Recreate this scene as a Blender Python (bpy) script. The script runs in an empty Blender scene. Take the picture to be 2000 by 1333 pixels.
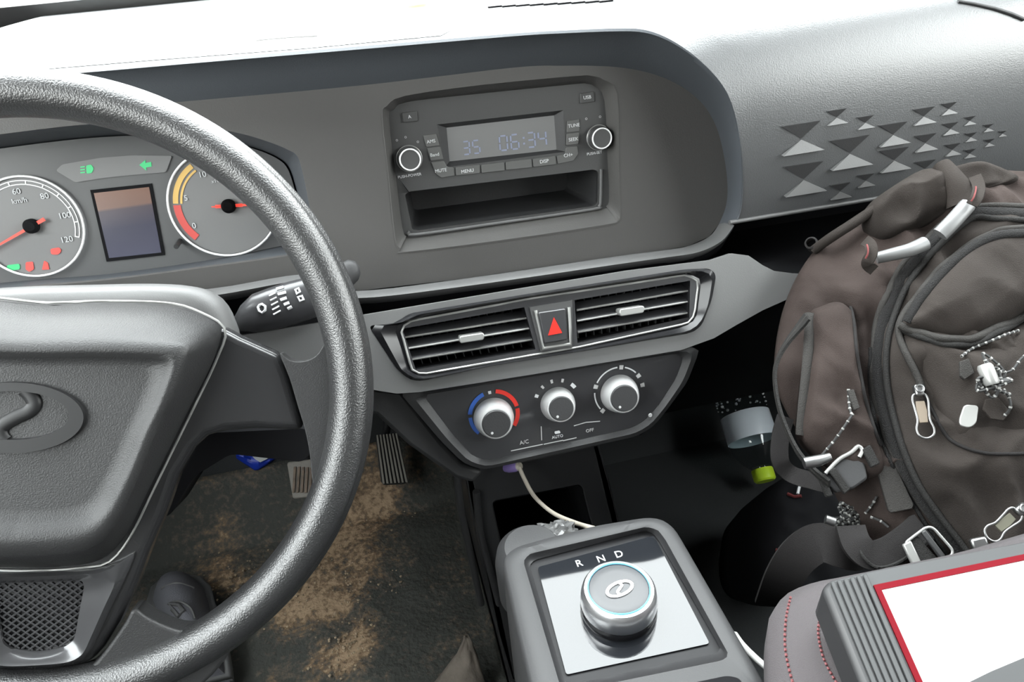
import bpy, bmesh, math, random
from mathutils import Vector as V, Matrix, noise
from mathutils.bvhtree import BVHTree
random.seed(7)
SC = bpy.context.scene
COL = SC.collection
F = 1444.0
ZC = 0.88            # height of the lens above the cab floor
# camera axes, read from the vanishing points of the dashboard
Yd = V((-383, -783, F)).normalized()
Zd = -V((228, 2552, F)); Zd = (Zd - Yd * Zd.dot(Yd)).normalized()
Xd = Yd.cross(Zd) * -1.0
if Xd.x < 0: Xd = -Xd
def c2w(v): return V((Xd.dot(v), Yd.dot(v), Zd.dot(v)))
right, up, back = c2w(V((1, 0, 0))), c2w(V((0, -1, 0))), c2w(V((0, 0, -1)))
cam = bpy.data.cameras.new('camera'); camo = bpy.data.objects.new('camera', cam); COL.objects.link(camo)
cam.sensor_width = 36; cam.lens = 36 * F / 2000; cam.clip_start = 0.02
mw = Matrix((right, up, back)).transposed().to_4x4(); mw.translation = V((0, 0, ZC))
camo.matrix_world = mw
SC.camera = camo
SC.view_settings.view_transform = 'Standard'; SC.view_settings.look = 'None'
SC.view_settings.gamma = 1; SC.view_settings.use_curve_mapping = False
SC.view_settings.exposure = 0.0
try: SC.cycles.max_bounces = 8; SC.cycles.sample_clamp_indirect = 8
except Exception: pass
# overcast sky
w = bpy.data.worlds.new('overcast_sky'); SC.world = w; w.use_nodes = True
wt = w.node_tree; bg = wt.nodes['Background']
tc = wt.nodes.new('ShaderNodeTexCoord'); sx = wt.nodes.new('ShaderNodeSeparateXYZ'); wr = wt.nodes.new('ShaderNodeValToRGB')
wt.links.new(tc.outputs['Generated'], sx.inputs[0]); wt.links.new(sx.outputs[2], wr.inputs[0]); wt.links.new(wr.outputs[0], bg.inputs[0])
wr.color_ramp.elements[0].position = 0.0; wr.color_ramp.elements[0].color = (.50, .50, .49, 1)
wr.color_ramp.elements[1].position = 0.9; wr.color_ramp.elements[1].color = (.93, .97, 1, 1)
bg.inputs[1].default_value = 22.0
sl = bpy.data.lights.new('hazy_sun', 'SUN'); sl.energy = 1.5; sl.angle = math.radians(35); sl.color = (1, .97, .93)
slo = bpy.data.objects.new('hazy_sun', sl); COL.objects.link(slo)
slo.rotation_euler = (-V((-.25, .62, .78))).to_track_quat('-Z', 'Y').to_euler()
slo.location = (-1, 2, 4)
def portal(name, loc, rx, rz, sx_, sy_):
    l = bpy.data.lights.new(name, 'AREA'); l.shape = 'RECTANGLE'; l.size = sx_; l.size_y = sy_; l.cycles.is_portal = True
    o = bpy.data.objects.new(name, l); COL.objects.link(o); o.location = loc; o.rotation_euler = (rx, 0, rz)

# ---------------------------------------------------------------- projection helpers
def ray(x, y): return c2w(V((x - 1000, y - 666, F)))
def YP(x, y, v): r = ray(x, y); return r * (v / r.y)
def ZP(x, y, v): r = ray(x, y); return r * (v / r.z)
class Plane:
    def __init__(s, p, n): s.p = V(p); s.n = V(n).normalized()
    def at(s, x, y, h=0.0):
        r = ray(x, y); return r * ((s.p + s.n * h).dot(s.n) / r.dot(s.n))
    def pts(s, L, h=0.0): return [s.at(a[0], a[1], h) for a in L]
    def axes(s, upv=(0, 0, 1)):
        u = V(upv); v = (u - s.n * u.dot(s.n)).normalized(); return v.cross(s.n), v   # right, up seen from the front
def resample(P, n, closed=False):
    P = [V(p) for p in P]
    if closed: P = P + [P[0]]
    d = [0]
    for i in range(1, len(P)): d.append(d[-1] + (P[i] - P[i - 1]).length)
    T = d[-1]; out = []; j = 0
    for k in range(n):
        t = T * k / (n if closed else n - 1)
        while j < len(P) - 2 and d[j + 1] < t: j += 1
        s = (t - d[j]) / max(1e-9, d[j + 1] - d[j]); out.append(P[j].lerp(P[j + 1], min(1, s)))
    return out
def cat(P, k=6, closed=False):
    P = [V(p) for p in P]; n = len(P); out = []
    rng = range(n if closed else n - 1)
    for i in rng:
        if closed: a, b, c, d = P[(i - 1) % n], P[i], P[(i + 1) % n], P[(i + 2) % n]
        else: a, b, c, d = P[max(0, i - 1)], P[i], P[i + 1], P[min(n - 1, i + 2)]
        for j in range(k):
            t = j / k
            out.append(0.5 * ((2 * b) + (c - a) * t + (2 * a - 5 * b + 4 * c - d) * t * t + (3 * b - a - 3 * c + d) * t ** 3))
    if not closed: out.append(P[-1])
    return out
def rnd(P, r, k=5):
    """round the corners of a closed outline (2-D or 3-D points) by r"""
    P = [V(p) for p in P]; n = len(P); out = []
    for i in range(n):
        a, b, c = P[i - 1], P[i], P[(i + 1) % n]
        da, dc = (a - b), (c - b); ra = min(r, da.length * .48); rc = min(r, dc.length * .48)
        p, q = b + da.normalized() * ra, b + dc.normalized() * rc
        for j in range(k + 1):
            t = j / k; out.append(p * (1 - t) ** 2 + b * 2 * t * (1 - t) + q * t * t)
    return out
# ---------------------------------------------------------------- materials
def mat(name, col, rough=.5, metal=0, bump=0, bscale=400, spec=.5, coat=0, emit=None, estr=0, var=0, vscale=6, trans=0, dist=.002):
    m = bpy.data.materials.new(name); m.use_nodes = True; nt = m.node_tree; b = nt.nodes['Principled BSDF']
    I = b.inputs
    I['Base Color'].default_value = (*col, 1); I['Roughness'].default_value = rough; I['Metallic'].default_value = metal
    I['Specular IOR Level'].default_value = spec; I['Coat Weight'].default_value = coat; I['Coat Roughness'].default_value = .05
    if trans: I['Transmission Weight'].default_value = trans
    if emit: I['Emission Color'].default_value = (*emit, 1); I['Emission Strength'].default_value = estr
    tcn = nt.nodes.new('ShaderNodeTexCoord')
    if bump:
        nz = nt.nodes.new('ShaderNodeTexNoise'); nz.inputs['Scale'].default_value = bscale; nz.inputs['Detail'].default_value = 2
        bp = nt.nodes.new('ShaderNodeBump'); bp.inputs['Strength'].default_value = bump; bp.inputs['Distance'].default_value = dist
        nt.links.new(tcn.outputs['Object'], nz.inputs['Vector']); nt.links.new(nz.outputs[0], bp.inputs['Height']); nt.links.new(bp.outputs[0], I['Normal'])
    if var:
        n2 = nt.nodes.new('ShaderNodeTexNoise'); n2.inputs['Scale'].default_value = vscale; n2.inputs['Detail'].default_value = 5
        cr = nt.nodes.new('ShaderNodeValToRGB'); e = cr.color_ramp.elements
        e[0].position = .3; e[1].position = .7
        e[0].color = (*[c * (1 - var) for c in col], 1); e[1].color = (*[c * (1 + var) for c in col], 1)
        nt.links.new(tcn.outputs['Object'], n2.inputs['Vector']); nt.links.new(n2.outputs[0], cr.inputs[0]); nt.links.new(cr.outputs[0], I['Base Color'])
    return m
M = {}
M['dash'] = mat('dash_plastic', (.060, .062, .064), .40, spec=1.0, bump=.15, bscale=900, var=.08, vscale=3)
M['fascia'] = mat('fascia_plastic', (.055, .053, .051), .6, bump=.1, bscale=900, var=.05)
M['under'] = mat('hood_underside_plastic', (.052, .058, .066), .6, bump=.1, bscale=900)
M['trim'] = mat('grey_trim_plastic', (.090, .090, .090), .45, bump=.06, bscale=1200, var=.04)
M['dark'] = mat('black_matte_plastic', (.022, .022, .023), .55, bump=.08, bscale=700)
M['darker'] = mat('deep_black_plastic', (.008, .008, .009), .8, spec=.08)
M['gloss'] = mat('gloss_black_plastic', (.008, .008, .009), .22, spec=.35)
M['satin'] = mat('satin_black_plastic', (.030, .030, .032), .3, coat=.15)
M['radio'] = mat('radio_plastic', (.050, .050, .050), .45, bump=.05, bscale=900)
M['button'] = mat('button_rubber', (.085, .085, .083), .5)
M['white'] = mat('white_print', (.55, .56, .57), .6)
M['greyprint'] = mat('grey_print', (.42, .42, .42), .6)
M['chrome'] = mat('satin_chrome', (.80, .80, .81), .30, metal=1)
M['steel'] = mat('bright_metal', (.33, .33, .33), .35, metal=1)
M['silver'] = mat('silver_paint', (.32, .32, .31), .35, metal=.5)
M['leather'] = mat('grained_wheel_rubber', (.018, .018, .0185), .33, spec=1.0, bump=.6, bscale=900, dist=.0007)
M['bagpad'] = mat('grained_pad_plastic', (.024, .024, .0245), .45, spec=.36, bump=.45, bscale=1100, dist=.0006)
M['insert'] = mat('spoke_satin_plastic', (.018, .018, .019), .25, coat=.3)
M['silvspoke'] = mat('silver_spoke_plastic', (.06, .06, .063), .24, metal=.3, coat=.3)
M['lcd'] = mat('lcd_glass', (.16, .16, .16), .22)
M['lcdink'] = mat('lcd_segments', (.20, .22, .30), .5, emit=(.25, .35, .7), estr=.02)
M['gauge'] = mat('gauge_face', (.16, .16, .16), .45)
M['cluster'] = mat('cluster_panel', (.080, .081, .083), .4)
M['ring'] = mat('gauge_ring', (.8, .8, .8), .4)
M['needle'] = mat('red_needle', (.75, .07, .05), .4, emit=(1, .1, .06), estr=.25)
M['amber'] = mat('amber_print', (.62, .40, .12), .5)
M['redprint'] = mat('red_print', (.50, .07, .06), .5, emit=(1, .1, .1), estr=.05)
M['redlamp'] = mat('red_warning_lamp', (.6, .06, .05), .4, emit=(1, .10, .08), estr=.3)
M['greenlamp'] = mat('green_warning_lamp', (.04, .35, .14), .4, emit=(.06, .75, .25), estr=.32)
M['red'] = mat('red_plastic', (.72, .02, .015), .3, emit=(1, .05, .02), estr=.15)
M['blue'] = mat('blue_print', (.03, .10, .38), .4)
M['redarc'] = mat('red_arc_print', (.62, .03, .02), .4)
M['bluetag'] = mat('blue_plastic_film', (.01, .04, .42), .4)
M['cable'] = mat('beige_cable', (.42, .38, .32), .5)
M['wcable'] = mat('white_cable', (.35, .35, .34), .45)
M['purple'] = mat('purple_usb_plug', (.25, .18, .45), .4)
M['mat_plain'] = mat('rubber_floor', (.035, .035, .033), .7, bump=.3, bscale=60, var=.3, vscale=8)
M['carpet'] = mat('dark_carpet', (.028, .030, .031), .95, bump=.5, bscale=900)
M['cabin'] = mat('cabin_trim', (.10, .10, .10), .7)
M['headliner'] = mat('headliner', (.30, .29, .28), .9)
M['seatf'] = mat('grey_seat_fabric', (.035, .030, .032), .85, bump=.3, bscale=1500)
M['stitch'] = mat('red_stitching', (.11, .028, .030), .7)
M['ribbed'] = mat('grey_rubber_grip', (.028, .029, .030), .55, spec=.25)
M['groove'] = mat('dark_rubber_groove', (.010, .010, .011), .6)
M['casing'] = mat('light_grey_casing', (.026, .027, .028), .5, spec=.25)
M['redborder'] = mat('red_screen_border', (.085, .0006, .004), .6, spec=.06)
M['screen'] = mat('white_screen', (.30, .305, .295), .25, emit=(1, 1, .97), estr=.35)
M['fabric'] = mat('grey_brown_nylon', (.021, .0175, .0155), .8, bump=.35, bscale=1600, var=.18, vscale=9, spec=.12)
def folds(m, sc, d, st=.8):
    nt = m.node_tree; b = nt.nodes['Principled BSDF']; t = nt.nodes.new('ShaderNodeTexCoord'); n = nt.nodes.new('ShaderNodeTexNoise'); mp = nt.nodes.new('ShaderNodeMapping')
    mp.inputs['Scale'].default_value = (1, .55, .8); mp.inputs['Rotation'].default_value = (.3, .6, .5); n.inputs['Scale'].default_value = sc; n.inputs['Detail'].default_value = 1.5; n.inputs['Distortion'].default_value = .5
    bp = nt.nodes.new('ShaderNodeBump'); bp.inputs['Strength'].default_value = st; bp.inputs['Distance'].default_value = d
    old = b.inputs['Normal'].links[0].from_node if b.inputs['Normal'].links else None
    nt.links.new(t.outputs['Object'], mp.inputs[0]); nt.links.new(mp.outputs[0], n.inputs['Vector']); nt.links.new(n.outputs[0], bp.inputs['Height'])
    if old: nt.links.new(bp.outputs[0], old.inputs['Normal'])
    else: nt.links.new(bp.outputs[0], b.inputs['Normal'])
M['fabric2'] = mat('brown_nylon', (.027, .0200, .0178), .8, bump=.35, bscale=1600, var=.15, vscale=12, spec=.12)
folds(M['fabric'], 22, .014); folds(M['fabric2'], 24, .014)
M['fabricd'] = mat('dark_nylon', (.014, .013, .013), .8, bump=.35, bscale=1600, var=.15, spec=.12)
M['web'] = mat('grey_webbing', (.016, .0155, .015), .8, spec=.15, bump=.5, bscale=1200)
M['webl'] = mat('light_grey_piping', (.026, .0245, .023), .75, spec=.15, bump=.4, bscale=1200)
M['zip'] = mat('zip_tape', (.013, .0125, .0125), .7, spec=.15, bump=.8, bscale=1500)
M['reflect'] = mat('reflective_silver_tape', (.13, .13, .13), .45, metal=.2)
M['tan'] = mat('tan_leather_pull', (.15, .12, .09), .6)
M['olive'] = mat('worn_olive_pull', (.08, .077, .055), .6)
M['cordb'] = mat('black_cord', (.02, .02, .02), .8)
M['cordw'] = mat('white_cord_fleck', (.22, .22, .21), .8)
M['redlin'] = mat('red_lining', (.10, .012, .012), .8)
M['shoe'] = mat('grey_shoe_knit', (.12, .12, .135), .85, bump=.5, bscale=900)
M['shoed'] = mat('shoe_rubber', (.10, .10, .10), .5)
M['paper'] = mat('white_paper', (.85, .85, .82), .7, var=.02, vscale=30)
M['yellow'] = mat('yellow_sticker', (.85, .70, .15), .5)
M['label'] = mat('bottle_label_film', (.72, .78, .84), .35)
M['cap'] = mat('lime_cap', (.60, .85, .04), .4)
M['asphalt'] = mat('pale_ground', (.048, .041, .038), .9, var=.3, vscale=.7)
M['hood_out'] = mat('cowl_plastic', (.10, .086, .08), .7)
M['pedal'] = mat('worn_pedal_rubber', (.30, .28, .25), .6, bump=.3, bscale=300)
M['pedald'] = mat('pedal_groove', (.02, .02, .02), .7)
M['rust'] = mat('dusty_pedal_metal', (.22, .16, .12), .6, var=.4, vscale=60)
M['beige'] = mat('dusty_beige_cloth', (.17, .145, .12), .85, var=.35, vscale=25, bump=.3, bscale=300)
# thin window glass: lets daylight through, mirrors a little
def thin_glass(name, tint):
    m = bpy.data.materials.new(name); m.use_nodes = True; nt = m.node_tree; nt.nodes.clear()
    o = nt.nodes.new('ShaderNodeOutputMaterial'); t = nt.nodes.new('ShaderNodeBsdfTransparent'); g = nt.nodes.new('ShaderNodeBsdfGlossy')
    mx = nt.nodes.new('ShaderNodeMixShader'); fr = nt.nodes.new('ShaderNodeFresnel'); fr.inputs[0].default_value = 1.2
    t.inputs[0].default_value = (*tint, 1); g.inputs['Roughness'].default_value = .02
    ge = nt.nodes.new('ShaderNodeNewGeometry'); su = nt.nodes.new('ShaderNodeMath'); su.operation = 'SUBTRACT'; su.inputs[0].default_value = 1.0
    ml = nt.nodes.new('ShaderNodeMath'); ml.operation = 'MULTIPLY'   # only the outer face mirrors; the inner one lets light out
    nt.links.new(ge.outputs['Backfacing'], su.inputs[1]); nt.links.new(su.outputs[0], ml.inputs[0]); nt.links.new(fr.outputs[0], ml.inputs[1])
    nt.links.new(ml.outputs[0], mx.inputs[0]); nt.links.new(t.outputs[0], mx.inputs[1]); nt.links.new(g.outputs[0], mx.inputs[2]); nt.links.new(mx.outputs[0], o.inputs[0])
    return m
M['glass'] = thin_glass('window_glass', (.96, .97, .96))
M['bottle'] = thin_glass('clear_bottle_plastic', (.80, .84, .84))
M['bottle'].node_tree.nodes['Fresnel'].inputs[0].default_value = 1.6
# dusty, muddy floor mat
def mud_mat():
    m = mat('muddy_floor_mat', (.030, .030, .028), .8, bump=.6, bscale=120, dist=.006); nt = m.node_tree; b = nt.nodes['Principled BSDF']
    tcn = nt.nodes.new('ShaderNodeTexCoord')
    def noi(s, d=6, r=.6):
        n = nt.nodes.new('ShaderNodeTexNoise'); n.inputs['Scale'].default_value = s; n.inputs['Detail'].default_value = d; n.inputs['Roughness'].default_value = r
        nt.links.new(tcn.outputs['Object'], n.inputs['Vector']); return n
    at = nt.nodes.new('ShaderNodeAttribute'); at.attribute_name = 'mud'
    n1 = noi(11); n2 = noi(110, 3); n3 = noi(5)
    def math_(op, a, b_):
        x = nt.nodes.new('ShaderNodeMath'); x.operation = op
        for i, q in enumerate((a, b_)):
            if isinstance(q, float): x.inputs[i].default_value = q
            else: nt.links.new(q, x.inputs[i])
        return x.outputs[0]
    a = math_('ADD', math_('MULTIPLY', at.outputs['Fac'], .55), math_('MULTIPLY', math_('SUBTRACT', n1.outputs[0], .38), 1.7))
    a = math_('ADD', a, math_('MULTIPLY', math_('SUBTRACT', n2.outputs[0], .5), 1.5))
    cr = nt.nodes.new('ShaderNodeValToRGB'); e = cr.color_ramp.elements
    e[0].position = .30; e[0].color = (.055, .057, .050, 1)
    e[1].position = 1.0; e[1].color = (.42, .30, .19, 1)
    k = e.new(.52); k.color = (.10, .088, .070, 1)
    k = e.new(.75); k.color = (.20, .135, .082, 1)
    nt.links.new(a, cr.inputs[0]); nt.links.new(cr.outputs[0], b.inputs['Base Color'])
    return m
M['mud'] = mud_mat()
# ---------------------------------------------------------------- object helpers
def link(o, parent=None):
    COL.objects.link(o)
    if parent: o.parent = parent
    return o
def finish(name, bm, m, parent=None, smooth=40, bevel=0, seg=2, sub=0):
    me = bpy.data.meshes.new(name); bmesh.ops.recalc_face_normals(bm, faces=bm.faces[:]); bm.to_mesh(me); bm.free()
    if m: me.materials.append(M[m] if isinstance(m, str) else m)
    o = link(bpy.data.objects.new(name, me), parent)
    if smooth:
        for p in me.polygons: p.use_smooth = True
        if smooth < 180: me.set_sharp_from_angle(angle=math.radians(smooth))
    if bevel:
        md = o.modifiers.new('bevel', 'BEVEL'); md.width = bevel; md.segments = seg; md.limit_method = 'ANGLE'; md.angle_limit = math.radians(35)
    if sub:
        md = o.modifiers.new('sub', 'SUBSURF'); md.levels = sub; md.render_levels = sub
    return o
def thing(name, label, cat_, group=None):
    o = link(bpy.data.objects.new(name, None)); o.empty_display_size = .02; o['label'] = label; o['category'] = cat_
    if group: o['group'] = group
    return o
def tag(o, label, cat_=None, group=None):
    o['label'] = label
    if cat_: o['category'] = cat_
    if group: o['group'] = group
    return o
def struct(o): o['kind'] = 'structure'; return o
def prism_bm(bm, front, d):
    """solid between outline `front` and the same outline moved by d"""
    a = [bm.verts.new(p) for p in front]; b = [bm.verts.new(V(p) + V(d)) for p in front]; n = len(a)
    bm.faces.new(a); bm.faces.new(b[::-1])
    for i in range(n): bm.faces.new((a[i], b[i], b[(i + 1) % n], a[(i + 1) % n]))
def prism(name, front, d, m, parent=None, bevel=0, seg=2, smooth=40):
    bm = bmesh.new(); prism_bm(bm, front, d); return finish(name, bm, m, parent, smooth, bevel, seg)
def slab(name, pl, L, thick, m, parent=None, h=0, bevel=0, r=0, seg=2):
    """plate whose front face is the pixel outline L on plane pl raised by h"""
    P = rnd([V((a, b, 0)) for a, b in L], r) if r else L
    return prism(name, pl.pts(P, h), -pl.n * thick, m, parent, bevel, seg)
def holed(name, outer, holes, d, m, parent=None, bevel=0):
    bm = bmesh.new()
    for L in [outer] + holes:
        vs = [bm.verts.new(p) for p in L]
        for i in range(len(vs)): bm.edges.new((vs[i - 1], vs[i]))
    bmesh.ops.triangle_fill(bm, use_beauty=True, edges=bm.edges[:])
    nrm = V(d).normalized()
    r = bmesh.ops.extrude_face_region(bm, geom=bm.faces[:])
    bmesh.ops.translate(bm, vec=V(d), verts=[g for g in r['geom'] if isinstance(g, bmesh.types.BMVert)])
    return finish(name, bm, m, parent, 30, bevel)
def loft(name, rows, m, parent=None, closed=True, cap0=False, cap1=False, smooth=50, bevel=0, sub=0, solid=0):
    bm = bmesh.new(); R = [[bm.verts.new(p) for p in r] for r in rows]; n = len(R[0])
    for a, b in zip(R, R[1:]):
        for i in range(n if closed else n - 1):
            j = (i + 1) % n
            try: bm.faces.new((a[i], a[j], b[j], b[i]))
            except Exception: pass
    if cap0: bm.faces.new(R[0])
    if cap1: bm.faces.new(R[-1][::-1])
    o = finish(name, bm, m, parent, smooth, bevel, sub=sub)
    if solid:
        md = o.modifiers.new('solid', 'SOLIDIFY'); md.thickness = solid; md.offset = -1
    return o
def tube_bm(bm, P, r, seg=8, closed=False, flat=None, updir=None):
    """sweep a circle (or an ellipse: flat=(r along updir)) along P"""
    P = [V(p) for p in P]; n = len(P); prev = None; rings = []
    for i in range(n):
        if closed: t = (P[(i + 1) % n] - P[i - 1])
        else: t = P[min(n - 1, i + 1)] - P[max(0, i - 1)]
        t.normalize()
        if updir is not None:
            uu = updir[i] if isinstance(updir, list) else V(updir)
            b = (uu - t * uu.dot(t)).normalized()
        elif prev is None:
            b = t.orthogonal().normalized()
        else: b = (prev - t * prev.dot(t)).normalized()
        prev = b; c = t.cross(b); rr = r[i] if isinstance(r, (list, tuple)) else r; fr = rr if flat is None else flat
        rings.append([bm.verts.new(P[i] + c * math.cos(k * 2 * math.pi / seg) * rr + b * math.sin(k * 2 * math.pi / seg) * fr) for k in range(seg)])
    m = n if closed else n - 1
    for i in range(m):
        a, b = rings[i], rings[(i + 1) % n]
        for k in range(seg): bm.faces.new((a[k], a[(k + 1) % seg], b[(k + 1) % seg], b[k]))
    if not closed: bm.faces.new(rings[0][::-1]); bm.faces.new(rings[-1])
def tube(name, P, r, m, parent=None, seg=8, closed=False, flat=None, updir=None):
    bm = bmesh.new(); tube_bm(bm, P, r, seg, closed, flat, updir); return finish(name, bm, m, parent, 60)
def frame_of(n):
    n = V(n).normalized(); u = V((1, 0, 0)); u = (u - n * u.dot(n)).normalized(); return u, n.cross(u), n
def lathe_bm(bm, c, ax, prof, n=32, cap=True):
    u, v, a = frame_of(ax); c = V(c); R = []
    for r, h in prof: R.append([bm.verts.new(c + a * h + (u * math.cos(k * 2 * math.pi / n) + v * math.sin(k * 2 * math.pi / n)) * max(r, 1e-5)) for k in range(n)])
    for p, q in zip(R, R[1:]):
        for k in range(n): bm.faces.new((p[k], p[(k + 1) % n], q[(k + 1) % n], q[k]))
    if cap: bm.faces.new(R[0][::-1]); bm.faces.new(R[-1])
def lathe(name, c, ax, prof, m, parent=None, n=32, cap=True, smooth=35):
    bm = bmesh.new(); lathe_bm(bm, c, ax, prof, n, cap); return finish(name, bm, m, parent, smooth)
def box_bm(bm, c, ax, dims):
    c = V(c); X, Yv, Z = [V(a) for a in ax]
    vs = [bm.verts.new(c + X * dims[0] / 2 * i + Yv * dims[1] / 2 * j + Z * dims[2] / 2 * k) for i in (-1, 1) for j in (-1, 1) for k in (-1, 1)]
    for f in ((0, 1, 3, 2), (4, 6, 7, 5), (0, 4, 5, 1), (2, 3, 7, 6), (0, 2, 6, 4), (1, 5, 7, 3)): bm.faces.new([vs[i] for i in f])
AX = (V((1, 0, 0)), V((0, 1, 0)), V((0, 0, 1)))
def box(name, c, dims, m, parent=None, ax=AX, bevel=0, seg=2):
    bm = bmesh.new(); box_bm(bm, c, ax, dims); return finish(name, bm, m, parent, 40, bevel, seg)
def text(name, s, p, r, u, size, m, parent=None, depth=.0002, align='CENTER'):
    cu = bpy.data.curves.new(name, 'FONT'); cu.body = s; cu.size = size; cu.extrude = depth; cu.align_x = align; cu.align_y = 'CENTER'; cu.resolution_u = 3
    t = bpy.data.objects.new(name + '_tmp', cu); COL.objects.link(t)
    bpy.context.view_layer.update()
    me = bpy.data.meshes.new_from_object(t.evaluated_get(bpy.context.evaluated_depsgraph_get())); me.name = name
    bpy.data.objects.remove(t); bpy.data.curves.remove(cu)
    r, u = V(r).normalized(), V(u).normalized(); n = r.cross(u)
    mt = Matrix((r, u, n)).transposed().to_4x4(); mt.translation = V(p); me.transform(mt)
    me.materials.clear(); me.materials.append(M[m])
    return link(bpy.data.objects.new(name, me), parent)
def ptext(name, s, pl, px, size_px, m, parent, h=.0005, e=None, align='CENTER', depth=.0002):
    """text on a plane at a pixel; size in photo pixels; e = second pixel giving the reading direction"""
    p = pl.at(px[0], px[1], h)
    if e is None: e = (px[0] + 20, px[1] - 3)
    r = (pl.at(e[0], e[1], h) - p); sc = r.length / math.hypot(e[0] - px[0], e[1] - px[1]); r.normalize(); u = pl.n.cross(r)
    return text(name, s, p, r, u, size_px * sc, m, parent, depth, align)
def pillow(name, outline, n, puff, thick, m, parent=None, rings=14, power=2.0, N=96, wr=0, wscale=9, seedv=0, centre=None, edge=.25):
    """soft body: outline (3-D, planar) puffed up along n, with a rounded back"""
    P = resample(outline, N, True); c = V(centre) if centre is not None else sum(P, V()) / N; n = V(n).normalized()
    rows = []
    for k, s in enumerate([.80, .93, 1.0]): rows.append([c + (p - c) * s - n * thick * (1 - [0, .35, .8][k]) for p in P])
    for k in range(rings):
        s = 1 - k / rings; h = puff * (1 - s ** (1 / edge / power * 1.0 + 1)) ** (1 / power)
        row = []
        for p in P:
            q = c + (p - c) * s
            d = 0
            if wr:
                z = V((q.x * wscale + seedv, q.y * wscale, q.z * wscale))
                z2 = V((q.x * 30 + q.z * 14, q.y * 12 + seedv, q.z * 26 - q.x * 10))
                d = wr * (.7 - abs(noise.noise(z)) * 1.6) + wr * .75 * (.35 - abs(noise.noise(z2)) * 2.2) + wr * .10 * noise.noise(z2 * 3)
                d *= min(1, (1 - s) * 4 + .15)
            row.append(q + n * (h + d))
        rows.append(row)
    bm = bmesh.new(); R = [[bm.verts.new(p) for p in r] for r in rows]
    for a, b in zip(R, R[1:]):
        for i in range(N): bm.faces.new((a[i], a[(i + 1) % N], b[(i + 1) % N], b[i]))
    cv = bm.verts.new(sum((v.co for v in R[-1]), V()) / N)
    for i in range(N): bm.faces.new((R[-1][i], R[-1][(i + 1) % N], cv))
    bm.faces.new(R[0][::-1])
    return finish(name, bm, m, parent, 180)
def bvh(objs):
    vs, fs = [], []
    for o in objs:
        k = len(vs); vs += [v.co.copy() for v in o.data.vertices]; fs += [[k + i for i in p.vertices] for p in o.data.polygons]
    return BVHTree.FromPolygons(vs, fs)
def on(T, x, y, lift=0.0, fb=None):
    d = ray(x, y).normalized(); h = T.ray_cast(V((0, 0, 0)), d)
    if h[0] is None: return fb.at(x, y, lift) if fb else None
    nn = h[1] if h[1].dot(d) < 0 else -h[1]
    return h[0] + nn * lift
def strip(name, C, wv, tn, m, parent=None, nrm=None, seg=None):
    """flat webbing: centre line C, half-width vectors from nrm x tangent, thickness tn"""
    rows = []
    for i, p in enumerate(C):
        t = (C[min(len(C) - 1, i + 1)] - C[max(0, i - 1)]).normalized(); nn = nrm[i] if isinstance(nrm, list) else V(nrm)
        nn = (nn - t * nn.dot(t)).normalized(); s = t.cross(nn); hw = (wv[i] if isinstance(wv, list) else wv) / 2
        rows.append([p + s * hw + nn * tn / 2, p - s * hw + nn * tn / 2, p - s * hw - nn * tn / 2, p + s * hw - nn * tn / 2])
    return loft(name, rows, m, parent, True, True, True, 40)
# ================================================================ THE CAB (setting)
FZ = -0.88
XL, XR, YB = -0.66, 1.06, -1.0
struct(box('floor', (0.2, .1, FZ - .03), (XR - XL, 2.3, .06), 'carpet'))
struct(prism('wall_front', [V((XL, 1.26, FZ)), V((XR, 1.26, FZ)), V((XR, 1.26, -.09)), V((XL, 1.26, -.09))], (0, .03, 0), 'carpet'))
toe = Plane((0, 1.0, FZ), (0, -.797, .604))
struct(prism('trim_1', [V((XL, 1.02, FZ)), V((XR, 1.02, FZ)), V((XR, 1.26, FZ + .32)), V((XL, 1.26, FZ + .32))], (0, .02, -.02), 'carpet'))
tag(bpy.data.objects['trim_1'], 'dark carpeted toe board rising below the dashboard')
def ring_wall(name, x, d):
    """door side with a window opening"""
    o = [V((x, YB, FZ)), V((x, 1.26, FZ)), V((x, 1.26, -.10)), V((x, .34, .62)), V((x, YB, .62))]
    h = rnd([V((x, -.62, -.10)), V((x, .78, -.10)), V((x, .26, .50)), V((x, -.62, .50))], .06)
    struct(holed(name, o, [h], (d, 0, 0), 'cabin')); return h
hL = ring_wall('door_1', XL, -.04); hR = ring_wall('door_2', XR, .04)
struct(prism('window_2', [p - V((.02, 0, 0)) for p in hL], (-.004, 0, 0), 'glass')); struct(prism('window_3', [p + V((.02, 0, 0)) for p in hR], (.004, 0, 0), 'glass'))
struct(box('ceiling', (.2, -.33, .64), (XR - XL + .08, 1.36, .04), 'headliner'))
bk = [V((XL, YB, FZ)), V((XR, YB, FZ)), V((XR, YB, .62)), V((XL, YB, .62))]
bh = rnd([V((XL + .25, YB, -.02)), V((XR - .25, YB, -.02)), V((XR - .25, YB, .40)), V((XL + .25, YB, .40))], .05)
struct(prism('wall_back', bk, (0, -.04, 0), 'cabin'))
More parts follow.
